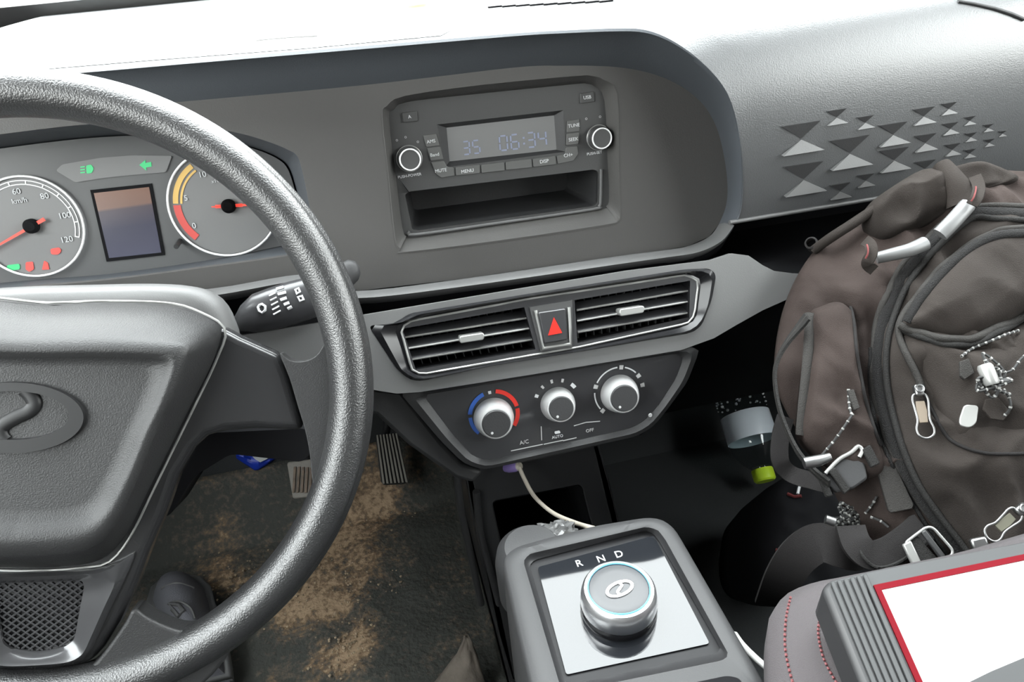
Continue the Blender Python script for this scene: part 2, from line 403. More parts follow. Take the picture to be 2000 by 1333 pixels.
# windscreen and its frame
wsn = V((0, .745, .90)).normalized()
fr_o = [V((XL, 1.24, -.085)), V((XR, 1.24, -.085)), V((XR, .34, .66)), V((XL, .34, .66))]
fr_i = [V((XL + .07, 1.19, -.045)), V((XR - .07, 1.19, -.045)), V((XR - .07, .38, .627)), V((XL + .07, .38, .627))]
struct(holed('trim_2', fr_o, [fr_i], wsn * .03, 'cabin'))
struct(prism('window_1', [p + wsn * .01 for p in fr_i], wsn * .004, 'glass'))
struct(box('trim_3', (.2, 1.42, -.13), (1.7, .3, .03), 'hood_out')); bpy.data.objects['trim_3']['label'] = 'dusty cowl below the windscreen'
struct(box('ground', (0, 8, -1.7), (60, 60, .05), 'asphalt'))
portal('windscreen_portal', ((XL + XR) / 2, .81, .31 + ZC), math.radians(-39.6), 0, 1.62, 1.13)
portal('left_portal', (XL - .05, .1, .18 + ZC), math.radians(90), math.radians(-90), 1.5, .6)
portal('right_portal', (XR + .05, .1, .18 + ZC), math.radians(90), math.radians(90), 1.5, .6)

# ---------------------------------------------------------------- floor mat with mud
MX0, MX1, MY0, MY1 = -.56, .07, .42, 1.09
blobs = [(735, 965, .045, .7), (765, 995, .042, .6), (690, 1045, .06, 1.0), (640, 1100, .065, 1.1), (600, 1140, .06, 1.0), (660, 1170, .045, .8), (700, 1130, .05, .6), (555, 1190, .035, .7),
         (700, 1245, .022, 1.0), (680, 1280, .025, .9), (640, 1290, .03, .6), (460, 1110, .05, .75), (440, 1150, .04, .7), (430, 1000, .07, .14), (480, 1040, .07, .16), (380, 1010, .06, .12), (600, 1230, .05, .5), (860, 1130, .07, .22), (820, 1010, .06, .25), (560, 1010, .05, .08)]
bw = [(ZP(a, b, FZ + .01), r, s) for a, b, r, s in blobs]
bm = bmesh.new(); NX, NY = 70, 74; g = []; mudv = []
for j in range(NY):
    row = []
    for i in range(NX):
        x = MX0 + (MX1 - MX0) * i / (NX - 1); y = MY0 + (MY1 - MY0) * j / (NY - 1)
        z = FZ + .010 + .010 * noise.noise(V((x * 7, y * 7, 1))) + .004 * noise.noise(V((x * 25, y * 25, 5)))
        if i in (0, NX - 1) or j in (0, NY - 1): z += .006
        if y > 1.0: z = max(z, FZ + .02 + (y - 1.0) * .9)
        s = 0
        for p, r, k in bw:
            d2 = ((x - p.x) ** 2 + (y - p.y) ** 2) / (r * r); s += k * math.exp(-d2)
        mudv.append(min(1.2, s)); row.append(bm.verts.new((x, y, z + .003 * min(1, s) * (1 + noise.noise(V((x * 90, y * 90, 0)))))))
    g.append(row)
for j in range(NY - 1):
    for i in range(NX - 1): bm.faces.new((g[j][i], g[j][i + 1], g[j + 1][i + 1], g[j + 1][i]))
me = bpy.data.meshes.new('floor_mat'); bm.to_mesh(me); bm.free(); me.materials.append(M['mud'])
for p in me.polygons: p.use_smooth = True
a = me.attributes.new('mud', 'FLOAT', 'POINT'); a.data.foreach_set('value', mudv)
fm = link(bpy.data.objects.new('floor_mat', me)); md = fm.modifiers.new('solid', 'SOLIDIFY'); md.thickness = .004; md.offset = -1
tag(fm, 'worn black rubber floor mat with brown mud, under the steering wheel', 'mat')
# crumbs of dried mud
bm = bmesh.new()
for k in range(420):
    p, r, s = random.choice(bw[:13]); a_ = random.random() * 6.28; q = random.random() ** .6 * r * 1.5
    c = V((p.x + math.cos(a_) * q, p.y + math.sin(a_) * q, FZ + .014)); rr = random.uniform(.0008, .0026)
    ret = bmesh.ops.create_icosphere(bm, subdivisions=1, radius=rr)
    for v_ in ret['verts']: v_.co = c + V((v_.co.x, v_.co.y, v_.co.z * .6)) + V((noise.noise(v_.co * 900), noise.noise(v_.co * 800 + c * 50), 0)) * rr * .5
M['crumb'] = mat('dried_mud_crumb', (.36, .28, .19), .9, var=.5, vscale=60)
o = finish('mud_crumbs', bm, 'crumb', None, 0); o['kind'] = 'stuff'; tag(o, 'dried mud crumbs scattered over the driver floor mat', 'mud')
# ================================================================ DASHBOARD
dash = thing('dashboard', 'dark grey plastic truck dashboard with a recessed centre fascia', 'dashboard')
PR = [(1.22, -.060), (1.05, -.060), (.90, -.062), (.78, -.064), (.70, -.067), (.655, -.075), (.625, -.092), (.608, -.120), (.600, -.150), (.598, -.190), (.600, -.230), (.604, -.262)]
prc = [(p.x, p.y) for p in cat([V((a, b, 0)) for a, b in PR], 8)]
sl_ = [0.0]
for a, b in zip(prc, prc[1:]): sl_.append(sl_[-1] + math.hypot(a[0] - b[0], a[1] - b[1]))
SMAX = sl_[-1]
def prof(s):
    s = max(0, min(SMAX, s))
    for i in range(1, len(sl_)):
        if s <= sl_[i] + 1e-9:
            t = (s - sl_[i - 1]) / (sl_[i] - sl_[i - 1]); return (prc[i - 1][0] * (1 - t) + prc[i][0] * t, prc[i - 1][1] * (1 - t) + prc[i][1] * t)
def pcast(x, y):
    """first hit of the pixel ray with the dashboard roll; returns X, s"""
    r = ray(x, y); best = None
    for i in range(len(prc) - 1, 0, -1):
        (y0, z0), (y1, z1) = prc[i - 1], prc[i]
        f0, f1 = z0 * r.y - y0 * r.z, z1 * r.y - y1 * r.z
        if f0 * f1 <= 0 and abs(f0 - f1) > 1e-12:
            t = f0 / (f0 - f1); yy = y0 + (y1 - y0) * t
            return (r.x * yy / r.y, sl_[i - 1] + t * (sl_[i] - sl_[i - 1]))
    return (r.x * prc[-1][0] / r.y, SMAX)
def pp(X, s, lift=0):
    y, z = prof(s)
    if lift:
        y2, z2 = prof(min(SMAX, s + .002)); y1, z1 = prof(max(0, s - .002)); n_ = V((0, (z2 - z1), -(y2 - y1))).normalized()
        if n_.z < 0 and s < SMAX * .7: n_ = -n_
        if n_.y > 0 and s >= SMAX * .7: n_ = -n_
        return V((X, y, z)) + n_ * lift
    return V((X, y, z))
LIP = [(-330, 172), (-150, 160), (0, 148), (180, 134), (400, 115), (700, 90), (1000, 65), (1100, 59), (1200, 55), (1255, 57), (1300, 72), (1345, 100), (1382, 132), (1410, 165), (1428, 200), (1440, 245), (1447, 300), (1449, 360), (1445, 408), (1432, 442)]
LIPs = cat([V((a, b, 0)) for a, b in LIP], 6)
lipXS = [pcast(p.x, p.y) for p in LIPs]
NL = len(lipXS); rows = []
def outer(i):
    X, s = lipXS[i]; t = i / (NL - 1); t0 = .36
    if X < .12: return (X, 0.0)
    u = min(1, max(0, (X - .12) / (.335 - .12))) if i < NL * .8 else 1
    k = (i - next(j for j, q in enumerate(lipXS) if q[0] >= .12)) / (NL - 1 - next(j for j, q in enumerate(lipXS) if q[0] >= .12))
    A, B = (XR - .02 - .12), SMAX; L_ = A + B; d = k * L_ * 1.0
    if d < A: return (.12 + d, 0.0)
    return (XR - .02, d - A)
outs = [outer(i) for i in range(NL)]
NRW = 34
for k in range(NRW + 1):
    t = k / NRW
    rows.append([pp(lipXS[i][0] * (1 - t) + outs[i][0] * t, lipXS[i][1] * (1 - t) + outs[i][1] * t) for i in range(NL)])
shell = loft('top_shell', rows, 'dash', dash, closed=False, smooth=180)
tri = list(range(NL))
# the bottom strip of the passenger side between the lip end and the right end
Xe, se = lipXS[-1]
rows = []
for k in range(9):
    t = k / 8; rows.append([pp((lipXS[-1][0]) * (1 - q) + (XR - .02) * q, se * (1 - t) + SMAX * t if True else 0) for q in [j / 40 for j in range(41)]])
rows2 = []
for k in range(9):
    t = k / 8
    rows2.append([pp(Xe + (XR - .02 - Xe) * q, (se + (SMAX - se) * q) * (1 - t) + SMAX * t) for q in [j / 40 for j in range(41)]])
loft('lower_shell', rows2, 'dash', dash, closed=False, smooth=180)
shT = bvh([shell])
# underside return below the roll and the lower edge's highlight, put in as a lighter tube
tube('edge_highlight', [pp(Xe - .004 + (XR - .02 - Xe) * q, SMAX) for q in [j / 30 for j in range(31)]], .0022, 'trim', dash, 8)
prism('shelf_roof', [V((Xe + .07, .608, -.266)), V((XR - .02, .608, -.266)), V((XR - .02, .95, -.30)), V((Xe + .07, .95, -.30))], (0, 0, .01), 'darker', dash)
# opening lip rolled inward, then the dark hood underside down to the fascia
FP = Plane((0, .672, -.11), (0, -.99, .145))
INN = [(-330, 250), (-150, 238), (0, 228), (180, 213), (370, 197), (700, 167), (1000, 132), (1100, 128), (1180, 129), (1230, 134), (1275, 144), (1315, 160), (1350, 182), (1378, 210), (1398, 245), (1410, 285), (1418, 330), (1421, 370), (1417, 405), (1404, 438)]
INNs = cat([V((a, b, 0)) for a, b in INN], 6)
lip3 = [pp(*q) for q in lipXS]; inn3 = [FP.at(p.x, p.y) for p in INNs]
def mixrow(t, push=0): return [a.lerp(b, t) + V((0, push, 0)) for a, b in zip(lip3, inn3)]
row_a = [p + V((0, -.0005, 0)) for p in lip3]
loft('hood_underside', [row_a, [p.lerp(q, .06) + V((0, -.004, 0)) for p, q in zip(lip3, inn3)], mixrow(.16), mixrow(.55), mixrow(.92), [p.lerp(q, 1.02) for p, q in zip(lip3, inn3)]], 'under', dash, closed=False, smooth=60)
# bottom ridge of the opening
RT = [(-330, 636), (0, 600), (250, 575), (417, 563), (588, 536), (640, 552), (700, 568), (900, 545), (1206, 500), (1300, 488), (1345, 480), (1385, 462), (1404, 438)]
RB = [(-330, 652), (0, 615), (250, 590), (417, 577), (588, 548), (640, 564), (700, 582), (900, 560), (1206, 516), (1305, 502), (1365, 492), (1410, 470), (1434, 440)]
rt = cat([FP.at(a, b, .006) for a, b in RT], 5); rb = cat([YP(a, b, .622 if a < 1350 else .612) for a, b in RB], 5)
mid = [a.lerp(b, .45) + V((0, -.003, .004)) for a, b in zip(rt, rb)]
low = [p + V((0, .012, -.012)) for p in rb]
loft('fascia_ridge', [rt, mid, rb, [p + V((0, .002, -.004)) for p in rb], low], 'trim', dash, closed=False, smooth=70)
# recessed dark band between ridge and grey trim
PV = Plane((0, .566, -.295), (0, -.93, .36))
TT = [(-330, 760), (250, 684), (470, 655), (625, 630), (712, 615), (980, 570), (1225, 529), (1390, 508), (1440, 496)]
tt = cat([PV.at(a, b) for a, b in TT], 8); 
def yat(L, x):
    for (x0, y0), (x1, y1) in zip(L, L[1:]):
        if x0 <= x <= x1: return y0 + (y1 - y0) * (x - x0) / (x1 - x0)
    return L[-1][1] if x > L[-1][0] else L[0][1]
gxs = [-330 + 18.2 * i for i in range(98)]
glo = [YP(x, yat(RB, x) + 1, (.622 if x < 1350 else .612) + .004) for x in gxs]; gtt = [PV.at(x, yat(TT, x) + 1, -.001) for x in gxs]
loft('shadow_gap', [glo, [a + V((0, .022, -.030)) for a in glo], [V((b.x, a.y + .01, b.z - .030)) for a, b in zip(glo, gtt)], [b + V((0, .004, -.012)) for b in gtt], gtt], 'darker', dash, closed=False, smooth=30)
# right end of the gap runs on as the dark open shelf below the passenger roll
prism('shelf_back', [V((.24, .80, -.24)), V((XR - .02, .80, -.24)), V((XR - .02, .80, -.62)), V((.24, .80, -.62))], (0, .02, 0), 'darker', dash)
box('dash_light_block', (.2, 1.01, -.20), (1.66, .40, .24), 'darker', dash)  # dark box added inside the dashboard to block light
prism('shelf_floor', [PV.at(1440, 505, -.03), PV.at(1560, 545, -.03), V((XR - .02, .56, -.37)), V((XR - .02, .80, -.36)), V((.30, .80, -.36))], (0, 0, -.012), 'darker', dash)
# grey trim around the vents
TRIM = [(-330, 760), (250, 684), (470, 655), (625, 630), (712, 615), (980, 570), (1225, 529), (1390, 508), (1430, 495), (1462, 499), (1490, 518), (1512, 529), (1550, 534), (1700, 540), (1900, 545), (1900, 600), (1600, 572), (1535, 586), (1490, 606), (1440, 634), (1394, 661), (1330, 684), (1037, 732), (820, 766), (775, 769), (737, 763), (640, 740), (560, 735), (250, 790), (-330, 860)]
VF = [(719, 636), (770, 632), (800, 612), (1037, 573), (1337, 526), (1386, 524), (1399, 536), (1390, 586), (1371, 635), (1352, 650), (1150, 684), (962, 714), (824, 744), (801, 742), (775, 721)]
def R2(L, r): return [(p.x, p.y) for p in rnd([V((a, b, 0)) for a, b in L], r)]
VFr = R2(VF, 12)
holed('vent_surround', PV.pts(TRIM), [PV.pts(VFr)], -PV.n * .007, 'trim', dash, bevel=.002)
# fascia plate with cut-outs for the radio and the instrument binnacle
RO = [(745, 226), (754, 205), (790, 185), (940, 163), (1120, 146), (1156, 146), (1180, 154), (1207, 181), (1210, 310), (1213, 415), (1207, 433), (1180, 442), (970, 473), (793, 494), (780, 487), (770, 466), (757, 340)]
RI = [(760, 232), (770, 213), (798, 198), (940, 182), (1120, 164), (1146, 163), (1163, 169), (1181, 196), (1187, 310), (1190, 385), (1184, 403), (1166, 410), (970, 440), (806, 464), (795, 460), (786, 445), (773, 340)]
CO = [(-330, 300), (-150, 283), (0, 262), (165, 243), (300, 240), (400, 248), (472, 261), (525, 277), (562, 292), (582, 307), (594, 350), (604, 400), (614, 440), (618, 470), (600, 492), (540, 503), (420, 520), (210, 547), (0, 567), (-330, 610)]
fo = [FP.at(a, b) for a, b in [(p.x, p.y) for p in INNs]] + [FP.at(a, b, -.0005) for a, b in RT[::-1]][1:]
COs = [FP.at(p.x, p.y) for p in cat([V((a, b, 0)) for a, b in CO], 4, False)]
ROs = [FP.at(p.x, p.y) for p in cat([V((a, b, 0)) for a, b in RO], 3, True)]
RIs = cat([V((a, b, 0)) for a, b in RI], 3, True)
holed('fascia', fo, [COs, ROs], V((0, .004, 0)), 'fascia', dash)
RP = Plane(FP.p - FP.n * .014, FP.n)      # radio face
ri3 = [RP.at(p.x, p.y) for p in RIs]
loft('radio_recess', [[p + FP.n * .0003 for p in ROs], [a.lerp(b, .12) + FP.n * .0022 for a, b in zip(ROs, ri3)], [a.lerp(b, .55) - FP.n * .000 for a, b in zip(ROs, ri3)], ri3, [p - FP.n * .02 for p in ri3]], 'fascia', dash, smooth=60)
# binnacle walls back to the instrument panel
CPn = Plane((0, .715, -.2), (0, -.975, .22))
CI = [(-330, 330), (-150, 312), (0, 290), (165, 270), (300, 264), (400, 270), (465, 282), (512, 296), (545, 312), (562, 330), (574, 365), (582, 400), (590, 430), (592, 455), (578, 474), (540, 482), (420, 506), (210, 536), (0, 553), (-330, 592)]
ci3 = [CPn.at(p.x, p.y) for p in cat([V((a, b, 0)) for a, b in CI], 4, False)]
loft('binnacle_wall', [COs, [a.lerp(b, .5) for a, b in zip(COs, ci3)], [p - CPn.n * .01 for p in ci3]], 'under', dash, closed=True, smooth=60)
# embossed triangle pattern of the passenger side
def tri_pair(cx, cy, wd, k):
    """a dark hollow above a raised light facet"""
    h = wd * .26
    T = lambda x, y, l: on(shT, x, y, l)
    # shade of the pit put into black plastic on a slightly raised wedge
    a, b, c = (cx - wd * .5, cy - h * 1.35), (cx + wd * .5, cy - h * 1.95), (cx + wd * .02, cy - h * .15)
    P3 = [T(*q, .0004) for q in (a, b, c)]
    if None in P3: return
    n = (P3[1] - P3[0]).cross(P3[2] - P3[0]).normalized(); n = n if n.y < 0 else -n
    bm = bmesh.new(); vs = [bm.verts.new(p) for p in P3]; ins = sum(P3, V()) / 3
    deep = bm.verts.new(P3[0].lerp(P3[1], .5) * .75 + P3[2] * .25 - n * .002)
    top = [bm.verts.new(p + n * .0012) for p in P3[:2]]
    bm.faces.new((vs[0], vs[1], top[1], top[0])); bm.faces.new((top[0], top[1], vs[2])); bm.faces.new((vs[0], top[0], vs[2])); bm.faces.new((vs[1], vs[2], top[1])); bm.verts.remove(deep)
    finish('shaded_hollow', bm, 'dark', dash, 0)
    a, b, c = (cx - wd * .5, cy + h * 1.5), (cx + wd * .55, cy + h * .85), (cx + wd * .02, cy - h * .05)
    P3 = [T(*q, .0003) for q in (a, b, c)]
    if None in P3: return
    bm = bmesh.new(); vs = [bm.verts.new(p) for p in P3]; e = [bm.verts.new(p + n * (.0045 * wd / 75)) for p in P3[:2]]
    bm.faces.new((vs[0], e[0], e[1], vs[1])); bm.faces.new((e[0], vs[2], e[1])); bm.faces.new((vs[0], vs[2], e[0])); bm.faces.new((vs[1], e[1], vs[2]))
    finish('lit_facet', bm, 'trim', dash, 0)  # light on the raised triangle put into a lighter grey
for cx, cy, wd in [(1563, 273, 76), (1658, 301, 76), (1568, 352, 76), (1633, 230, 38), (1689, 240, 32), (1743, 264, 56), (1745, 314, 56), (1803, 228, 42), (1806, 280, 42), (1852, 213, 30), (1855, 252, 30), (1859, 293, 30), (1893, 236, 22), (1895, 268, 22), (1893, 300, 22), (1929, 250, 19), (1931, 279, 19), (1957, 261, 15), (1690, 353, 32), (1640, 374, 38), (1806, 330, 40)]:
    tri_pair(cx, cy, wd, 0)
# seam near the windscreen corner and defroster slots
sp = [on(shT, a, b, .0008) for a, b in ((1870, 3), (1900, 8), (1940, 17), (1975, 28), (1998, 38))]
sp = [p for p in sp if p]
if len(sp) > 2: tube('corner_seam', sp, .0018, 'dark', dash)
for k in range(9):
    x = 967 + k * 27; y = 13.5 - k * 1.35
    c = on(shT, x, y, .0005)
    if c: box('defroster_slot', c, (.013, .0045, .0012), 'darker', dash)
# ---------------------------------------------------------------- paper on the dashboard
def patch(name, top, bot, lift, m, nr=6, nc=40, wob=0, parent=None, solid=.0008):
    A = resample([V((a, b, 0)) for a, b in top], nc); B = resample([V((a, b, 0)) for a, b in bot], nc); rows = []
    for k in range(nr + 1):
        row = []
        for a, b in zip(A, B):
            q = a.lerp(b, k / nr); X, s = pcast(q.x, q.y); row.append(pp(X, s, lift + wob * (1 + noise.noise(V((X * 14, s * 30, 0))))))
        rows.append(row)
    return loft(name, rows, m, parent, closed=False, smooth=180, solid=solid)
pap = thing('paper_sheet', 'white paper sheet on the dashboard top behind the wheel', 'paper')
patch('sheet', [(-250, 112), (0, 88), (300, 60), (560, 34), (862, 2)], [(-250, 164), (0, 142), (300, 117), (600, 94), (872, 68), (886, 56)], .00025, 'paper', wob=0, parent=pap, solid=0)
cr3 = [on(shT, x, y, .0009) for x, y in ((500, 81), (540, 77), (580, 74), (620, 72))]
if None not in cr3: tube('crease', cr3, .0005, 'trim', pap, 6)
patch('sticker', [(775, 13), (800, 8), (850, 3)], [(786, 18), (810, 16), (850, 12)], .005, 'yellow', 2, 8, parent=pap, solid=.0003)

# ================================================================ INSTRUMENT CLUSTER
cl = thing('instrument_cluster', 'instrument cluster with two gauges and a small screen behind the steering wheel', 'gauges')
prism('panel', ci3, -CPn.n * .012, 'cluster', cl)
def circle(pl, c, rpx, h=0, n=64, a0=0, a1=360, closed=True):
    """circle whose radius is given in photo pixels measured sideways at its centre"""
    p = pl.at(c[0], c[1], h); r = (pl.at(c[0] + rpx, c[1], h) - p).length * .985; u, v, _ = frame_of(-pl.n); v = -v if v.z < 0 else v
    u = V((1, 0, 0)); v = (V((0, 0, 1)) - pl.n * pl.n.z).normalized()
    m_ = n if closed else n + 1
    return [p + u * r * math.cos(math.radians(a0 + (a1 - a0) * k / n)) + v * r * math.sin(math.radians(a0 + (a1 - a0) * k / n)) for k in range(m_)], p, r, u, v
def arc_band(name, pl, c, r0, r1, a0, a1, m, parent, h=.0006, n=40, th=.0005):
    A = circle(pl, c, r0, h, n, a0, a1, False)[0]; B = circle(pl, c, r1, h, n, a0, a1, False)[0]
    return prism(name, A + B[::-1], -pl.n * th, m, parent)
def gauge(c, r, name, label):
    C, p, rr, u, v = circle(CPn, c, r, .006)
    g_ = link(bpy.data.objects.new(name, None), cl); g_['label'] = label
    C0 = circle(CPn, c, r, 0)[0]; C1 = circle(CPn, c, r * .97, .0015)[0]
    prism('gauge_face', C1, -CPn.n * .003, 'gauge', g_)
    tube('gauge_ring', circle(CPn, c, r, .004)[0], .0011, 'ring', g_, 8, True)
    return g_
GL, GR = (57, 443), (437, 397)
def place(pl, c, r, ang): return None
def sub(name, *a, **k): return None
gl = gauge(GL, 108, 'gauge', 'round speedometer, cut by the left edge of the photo')
gr = gauge(GR, 108, 'gauge', 'round air pressure gauge with amber and red arcs')
HG = .0022
arc_band('scale_arc', CPn, GL, 98, 100, -22, 200, 'ring', gl, HG); arc_band('scale_arc', CPn, GL, 90, 92, -22, 200, 'ring', gl, HG)
for k in range(12):
    a = -22 + k * 20
    arc_band('tick', CPn, GL, 90, 100, a - .7, a + .7, 'ring', gl, HG, 2)
arc_band('amber_arc', CPn, GR, 88, 98, 118, 172, 'amber', gr, HG); arc_band('amber_arc', CPn, GR, 80, 84, 118, 172, 'amber', gr, HG)
arc_band('red_arc', CPn, GR, 84, 98, 174, 222, 'redprint', gr, HG)
for s_, q in (('60', (32, 374)), ('km/h', (38, 392)), ('80', (87, 383)), ('100', (126, 421)), ('120', (130, 468)), ('40', (-20, 400))):
    ptext('numeral', s_, CPn, q, 17 if s_ != 'km/h' else 15, 'white', gl, .0024, (q[0] + 20, q[1] - 3))
for s_, q in (('10', (395, 341)), ('5', (363, 387)), ('0', (379, 441)), ('x100kPa', (430, 352))):
    ptext('numeral', s_, CPn, q, 16 if len(s_) < 4 else 10, 'white', gr, .0024, (q[0] + 20, q[1] - 3))
def needle(c, tip, par):
    a, b = CPn.at(*c, .006), CPn.at(*tip, .006); t = (b - a).normalized(); s = t.cross(CPn.n)
    prism('needle', [a - t * .012 + s * .0016, a - t * .012 - s * .0016, b - s * .0005, b + s * .0005], -CPn.n * .001, 'needle', par)
    lathe('needle_hub', CPn.at(*c, .0025), CPn.n, [(.0065, 0), (.0065, .004), (.004, .006)], 'darker', par, 20)
needle((63, 441), (-40, 500), gl); needle((447, 402), (520, 398), gr); needle((447, 402), (413, 404), gr)
SCQ = [(180, 374), (293, 362), (318, 495), (211, 507)]
slab('screen_bezel', CPn, [(176, 371), (296, 358), (322, 498), (208, 511)], .004, 'darker', cl, .0012)
def screen_mat():
    m = mat('cluster_screen', (.03, .03, .04), .25); nt = m.node_tree; b = nt.nodes['Principled BSDF']
    tcn = nt.nodes.new('ShaderNodeTexCoord'); sp_ = nt.nodes.new('ShaderNodeSeparateXYZ'); cr = nt.nodes.new('ShaderNodeValToRGB')
    nt.links.new(tcn.outputs['Generated'], sp_.inputs[0]); nt.links.new(sp_.outputs[2], cr.inputs[0])
    e = cr.color_ramp.elements; e[0].position = 0; e[0].color = (.05, .05, .075, 1); e[1].position = 1; e[1].color = (.13, .07, .05, 1)
    k = e.new(.45); k.color = (.035, .035, .055, 1); k = e.new(.72); k.color = (.05, .04, .05, 1); k = e.new(.76); k.color = (.12, .07, .055, 1)
    nt.links.new(cr.outputs[0], b.inputs['Base Color']); nt.links.new(cr.outputs[0], b.inputs['Emission Color']); b.inputs['Emission Strength'].default_value = .3
    return m
M['cscreen'] = screen_mat()
slab('screen', CPn, [(183, 377), (291, 365), (315, 493), (213, 504)], .003, 'cscreen', cl, .0016)
slab('lamp_strip', CPn, R2([(109, 333), (121, 321), (196, 308), (259, 303), (336, 304), (324, 336), (263, 341), (205, 347), (147, 356)], 5), .003, 'gauge', cl, .0018)
# headlamp symbol, indicator arrow, warning lamps
def dshape(c, s, pl=CPn): return [(c[0] - s, c[1] - s * .75), (c[0] - s * .2, c[1] - s * .85), (c[0] + s * .1, c[1]), (c[0] - s * .2, c[1] + s * .75), (c[0] - s, c[1] + s * .85)]
slab('headlamp_symbol', CPn, R2([(168, 323), (178, 321), (183, 329), (179, 338), (169, 339)], 3), .0006, 'greenlamp', cl, .0024)
for k in range(3): slab('symbol_ray', CPn, [(157, 325 + k * 5.5), (166, 324 + k * 5.5), (166, 326.5 + k * 5.5), (157, 327.5 + k * 5.5)], .0006, 'greenlamp', cl, .0024)
slab('indicator_arrow', CPn, [(272, 322), (284, 312), (284, 318), (295, 316), (296, 325), (285, 327), (286, 333)], .0006, 'greenlamp', cl, .0024)
slab('green_lamp', CPn, R2([(13, 518), (38, 515), (39, 526), (14, 529)], 4), .0006, 'greenlamp', gl, .0024)
slab('red_lamp', CPn, R2([(50, 512), (64, 511), (66, 526), (57, 531), (50, 526)], 3), .0006, 'redlamp', gl, .0024)
slab('red_lamp', CPn, R2([(82, 527), (86, 509), (93, 513), (96, 526)], 2), .0006, 'redlamp', gl, .0024)
slab('red_lamp', CPn, R2([(98, 486), (116, 483), (120, 490), (114, 497), (100, 497)], 4), .0006, 'redlamp', gl, .0024)
tube('trip_reset_stem', [CPn.at(352, 470, 0), CPn.at(344, 482, .018)], .0022, 'dark', cl, 10)

# ================================================================ RADIO
rad = thing('car_radio', 'dark grey car radio with two knobs and a blue-lit clock display', 'radio')
DW = [(854, 243), (1100, 215), (1104, 296), (869, 327)]; DI = [(872, 249), (1082, 225), (1087, 292), (878, 315)]
PK = [(791, 380), (800, 374), (1160, 331), (1168, 335), (1167, 395), (1160, 402), (815, 450), (805, 448)]
face = [RP.at(p.x, p.y, -.0006) for p in RIs]
holed('faceplate', [p for p in face], [RP.pts(DW), RP.pts(R2(PK, 4))], -RP.n * .004, 'radio', rad, bevel=.0006)
RD = Plane(RP.p - RP.n * .006, RP.n)
loft('display_bezel', [RP.pts(DW), RD.pts(DI)], 'dark', rad, smooth=20)
slab('display', RD, DI, .002, 'lcd', rad)
def seven(s, px, hpx, par, pl, m='lcdink'):
    """seven-segment digits whose left edge starts at px"""
    segs = {'0': 'abcdef', '1': 'bc', '2': 'abged', '3': 'abgcd', '4': 'fgbc', '5': 'afgcd', '6': 'afgecd', '7': 'abc', '8': 'abcdefg', '9': 'abcdfg'}
    ex = V((1, -.115)); ey = V((.085, 1)); w_ = hpx * .52; t = hpx * .11; x0 = V(px)
    for ch in s:
        if ch == ':':
            for f_ in (.3, .7): q = x0 + ex * t + ey * hpx * f_; slab('segment', pl, [(q + ex * a + ey * b)[:] for a, b in ((-t * .6, -t * .6), (t * .6, -t * .6), (t * .6, t * .6), (-t * .6, t * .6))], .0003, m, par, .0004)
            x0 = x0 + ex * (t * 3.2); continue
        if ch == ' ': x0 = x0 + ex * hpx * .4; continue
        G = {'a': ((t * .7, 0), (w_ - t * .7, 0)), 'g': ((t * .7, hpx / 2), (w_ - t * .7, hpx / 2)), 'd': ((t * .7, hpx), (w_ - t * .7, hpx)), 'f': ((0, t * .5), (0, hpx / 2 - t * .5)), 'b': ((w_, t * .5), (w_, hpx / 2 - t * .5)), 'e': ((0, hpx / 2 + t * .5), (0, hpx - t * .5)), 'c': ((w_, hpx / 2 + t * .5), (w_, hpx - t * .5))}
        bm = bmesh.new()
        for k in segs[ch]:
            (a, b), (c, d) = G[k]; A = x0 + ex * a + ey * b; B = x0 + ex * c + ey * d; dr = (B - A).normalized(); nn = V((-dr.y, dr.x)) * t * .5
            prism_bm(bm, [pl.at(q.x, q.y, .0004) for q in (A + nn, B + nn, B - nn, A - nn)], -pl.n * .0003)
        finish('digit', bm, m, par, 0)
        x0 = x0 + ex * (w_ + t * 2.4)
seven('35', (903, 277), 25, rad, RD); seven('06:34', (975, 266), 28, rad, RD)
def btn(L, m='button', txt=None, tp=None, ts=8, r=2):
    b = slab('button', RP, R2(L, r), .0035, m, rad, .0012, bevel=.0004)
    if txt: ptext('legend', txt, RP, tp, ts, 'white', b, .0014)
btn([(826, 264), (852, 261), (859, 284), (833, 287)], txt='AMS', tp=(842, 276), ts=9)
btn([(834, 289), (860, 286), (866, 311), (841, 314)], txt='Band', tp=(849, 302), ts=9)
btn([(842, 317), (867, 314), (873, 325), (886, 327), (888, 343), (862, 347), (852, 340)], txt='MUTE', tp=(861, 333), ts=9)
btn([(890, 327), (937, 322), (938, 338), (891, 343)], txt='MENU', tp=(913, 334), ts=9)
btn([(940, 322), (985, 317), (986, 333), (941, 338)]); btn([(988, 316), (1038, 310), (1040, 327), (989, 332)])
btn([(1041, 310), (1085, 304), (1087, 321), (1042, 326)], txt='DISP', tp=(1063, 315), ts=9)
btn([(1088, 304), (1104, 300), (1106, 287), (1128, 285), (1130, 300), (1120, 314), (1090, 320)], txt='CH+', tp=(1110, 303), ts=9)
btn([(1108, 236), (1132, 232), (1132, 256), (1107, 259)], txt='TUNE', tp=(1121, 245), ts=9); btn([(1107, 261), (1132, 258), (1130, 281), (1106, 284)], txt='SEEK', tp=(1120, 272), ts=9)
btn([(785, 220), (814, 216), (816, 236), (788, 239)], 'radio', 'A', (800, 228), 9); btn([(1133, 182), (1160, 178), (1162, 198), (1134, 202)], 'radio', 'USB', (1147, 190), 9)
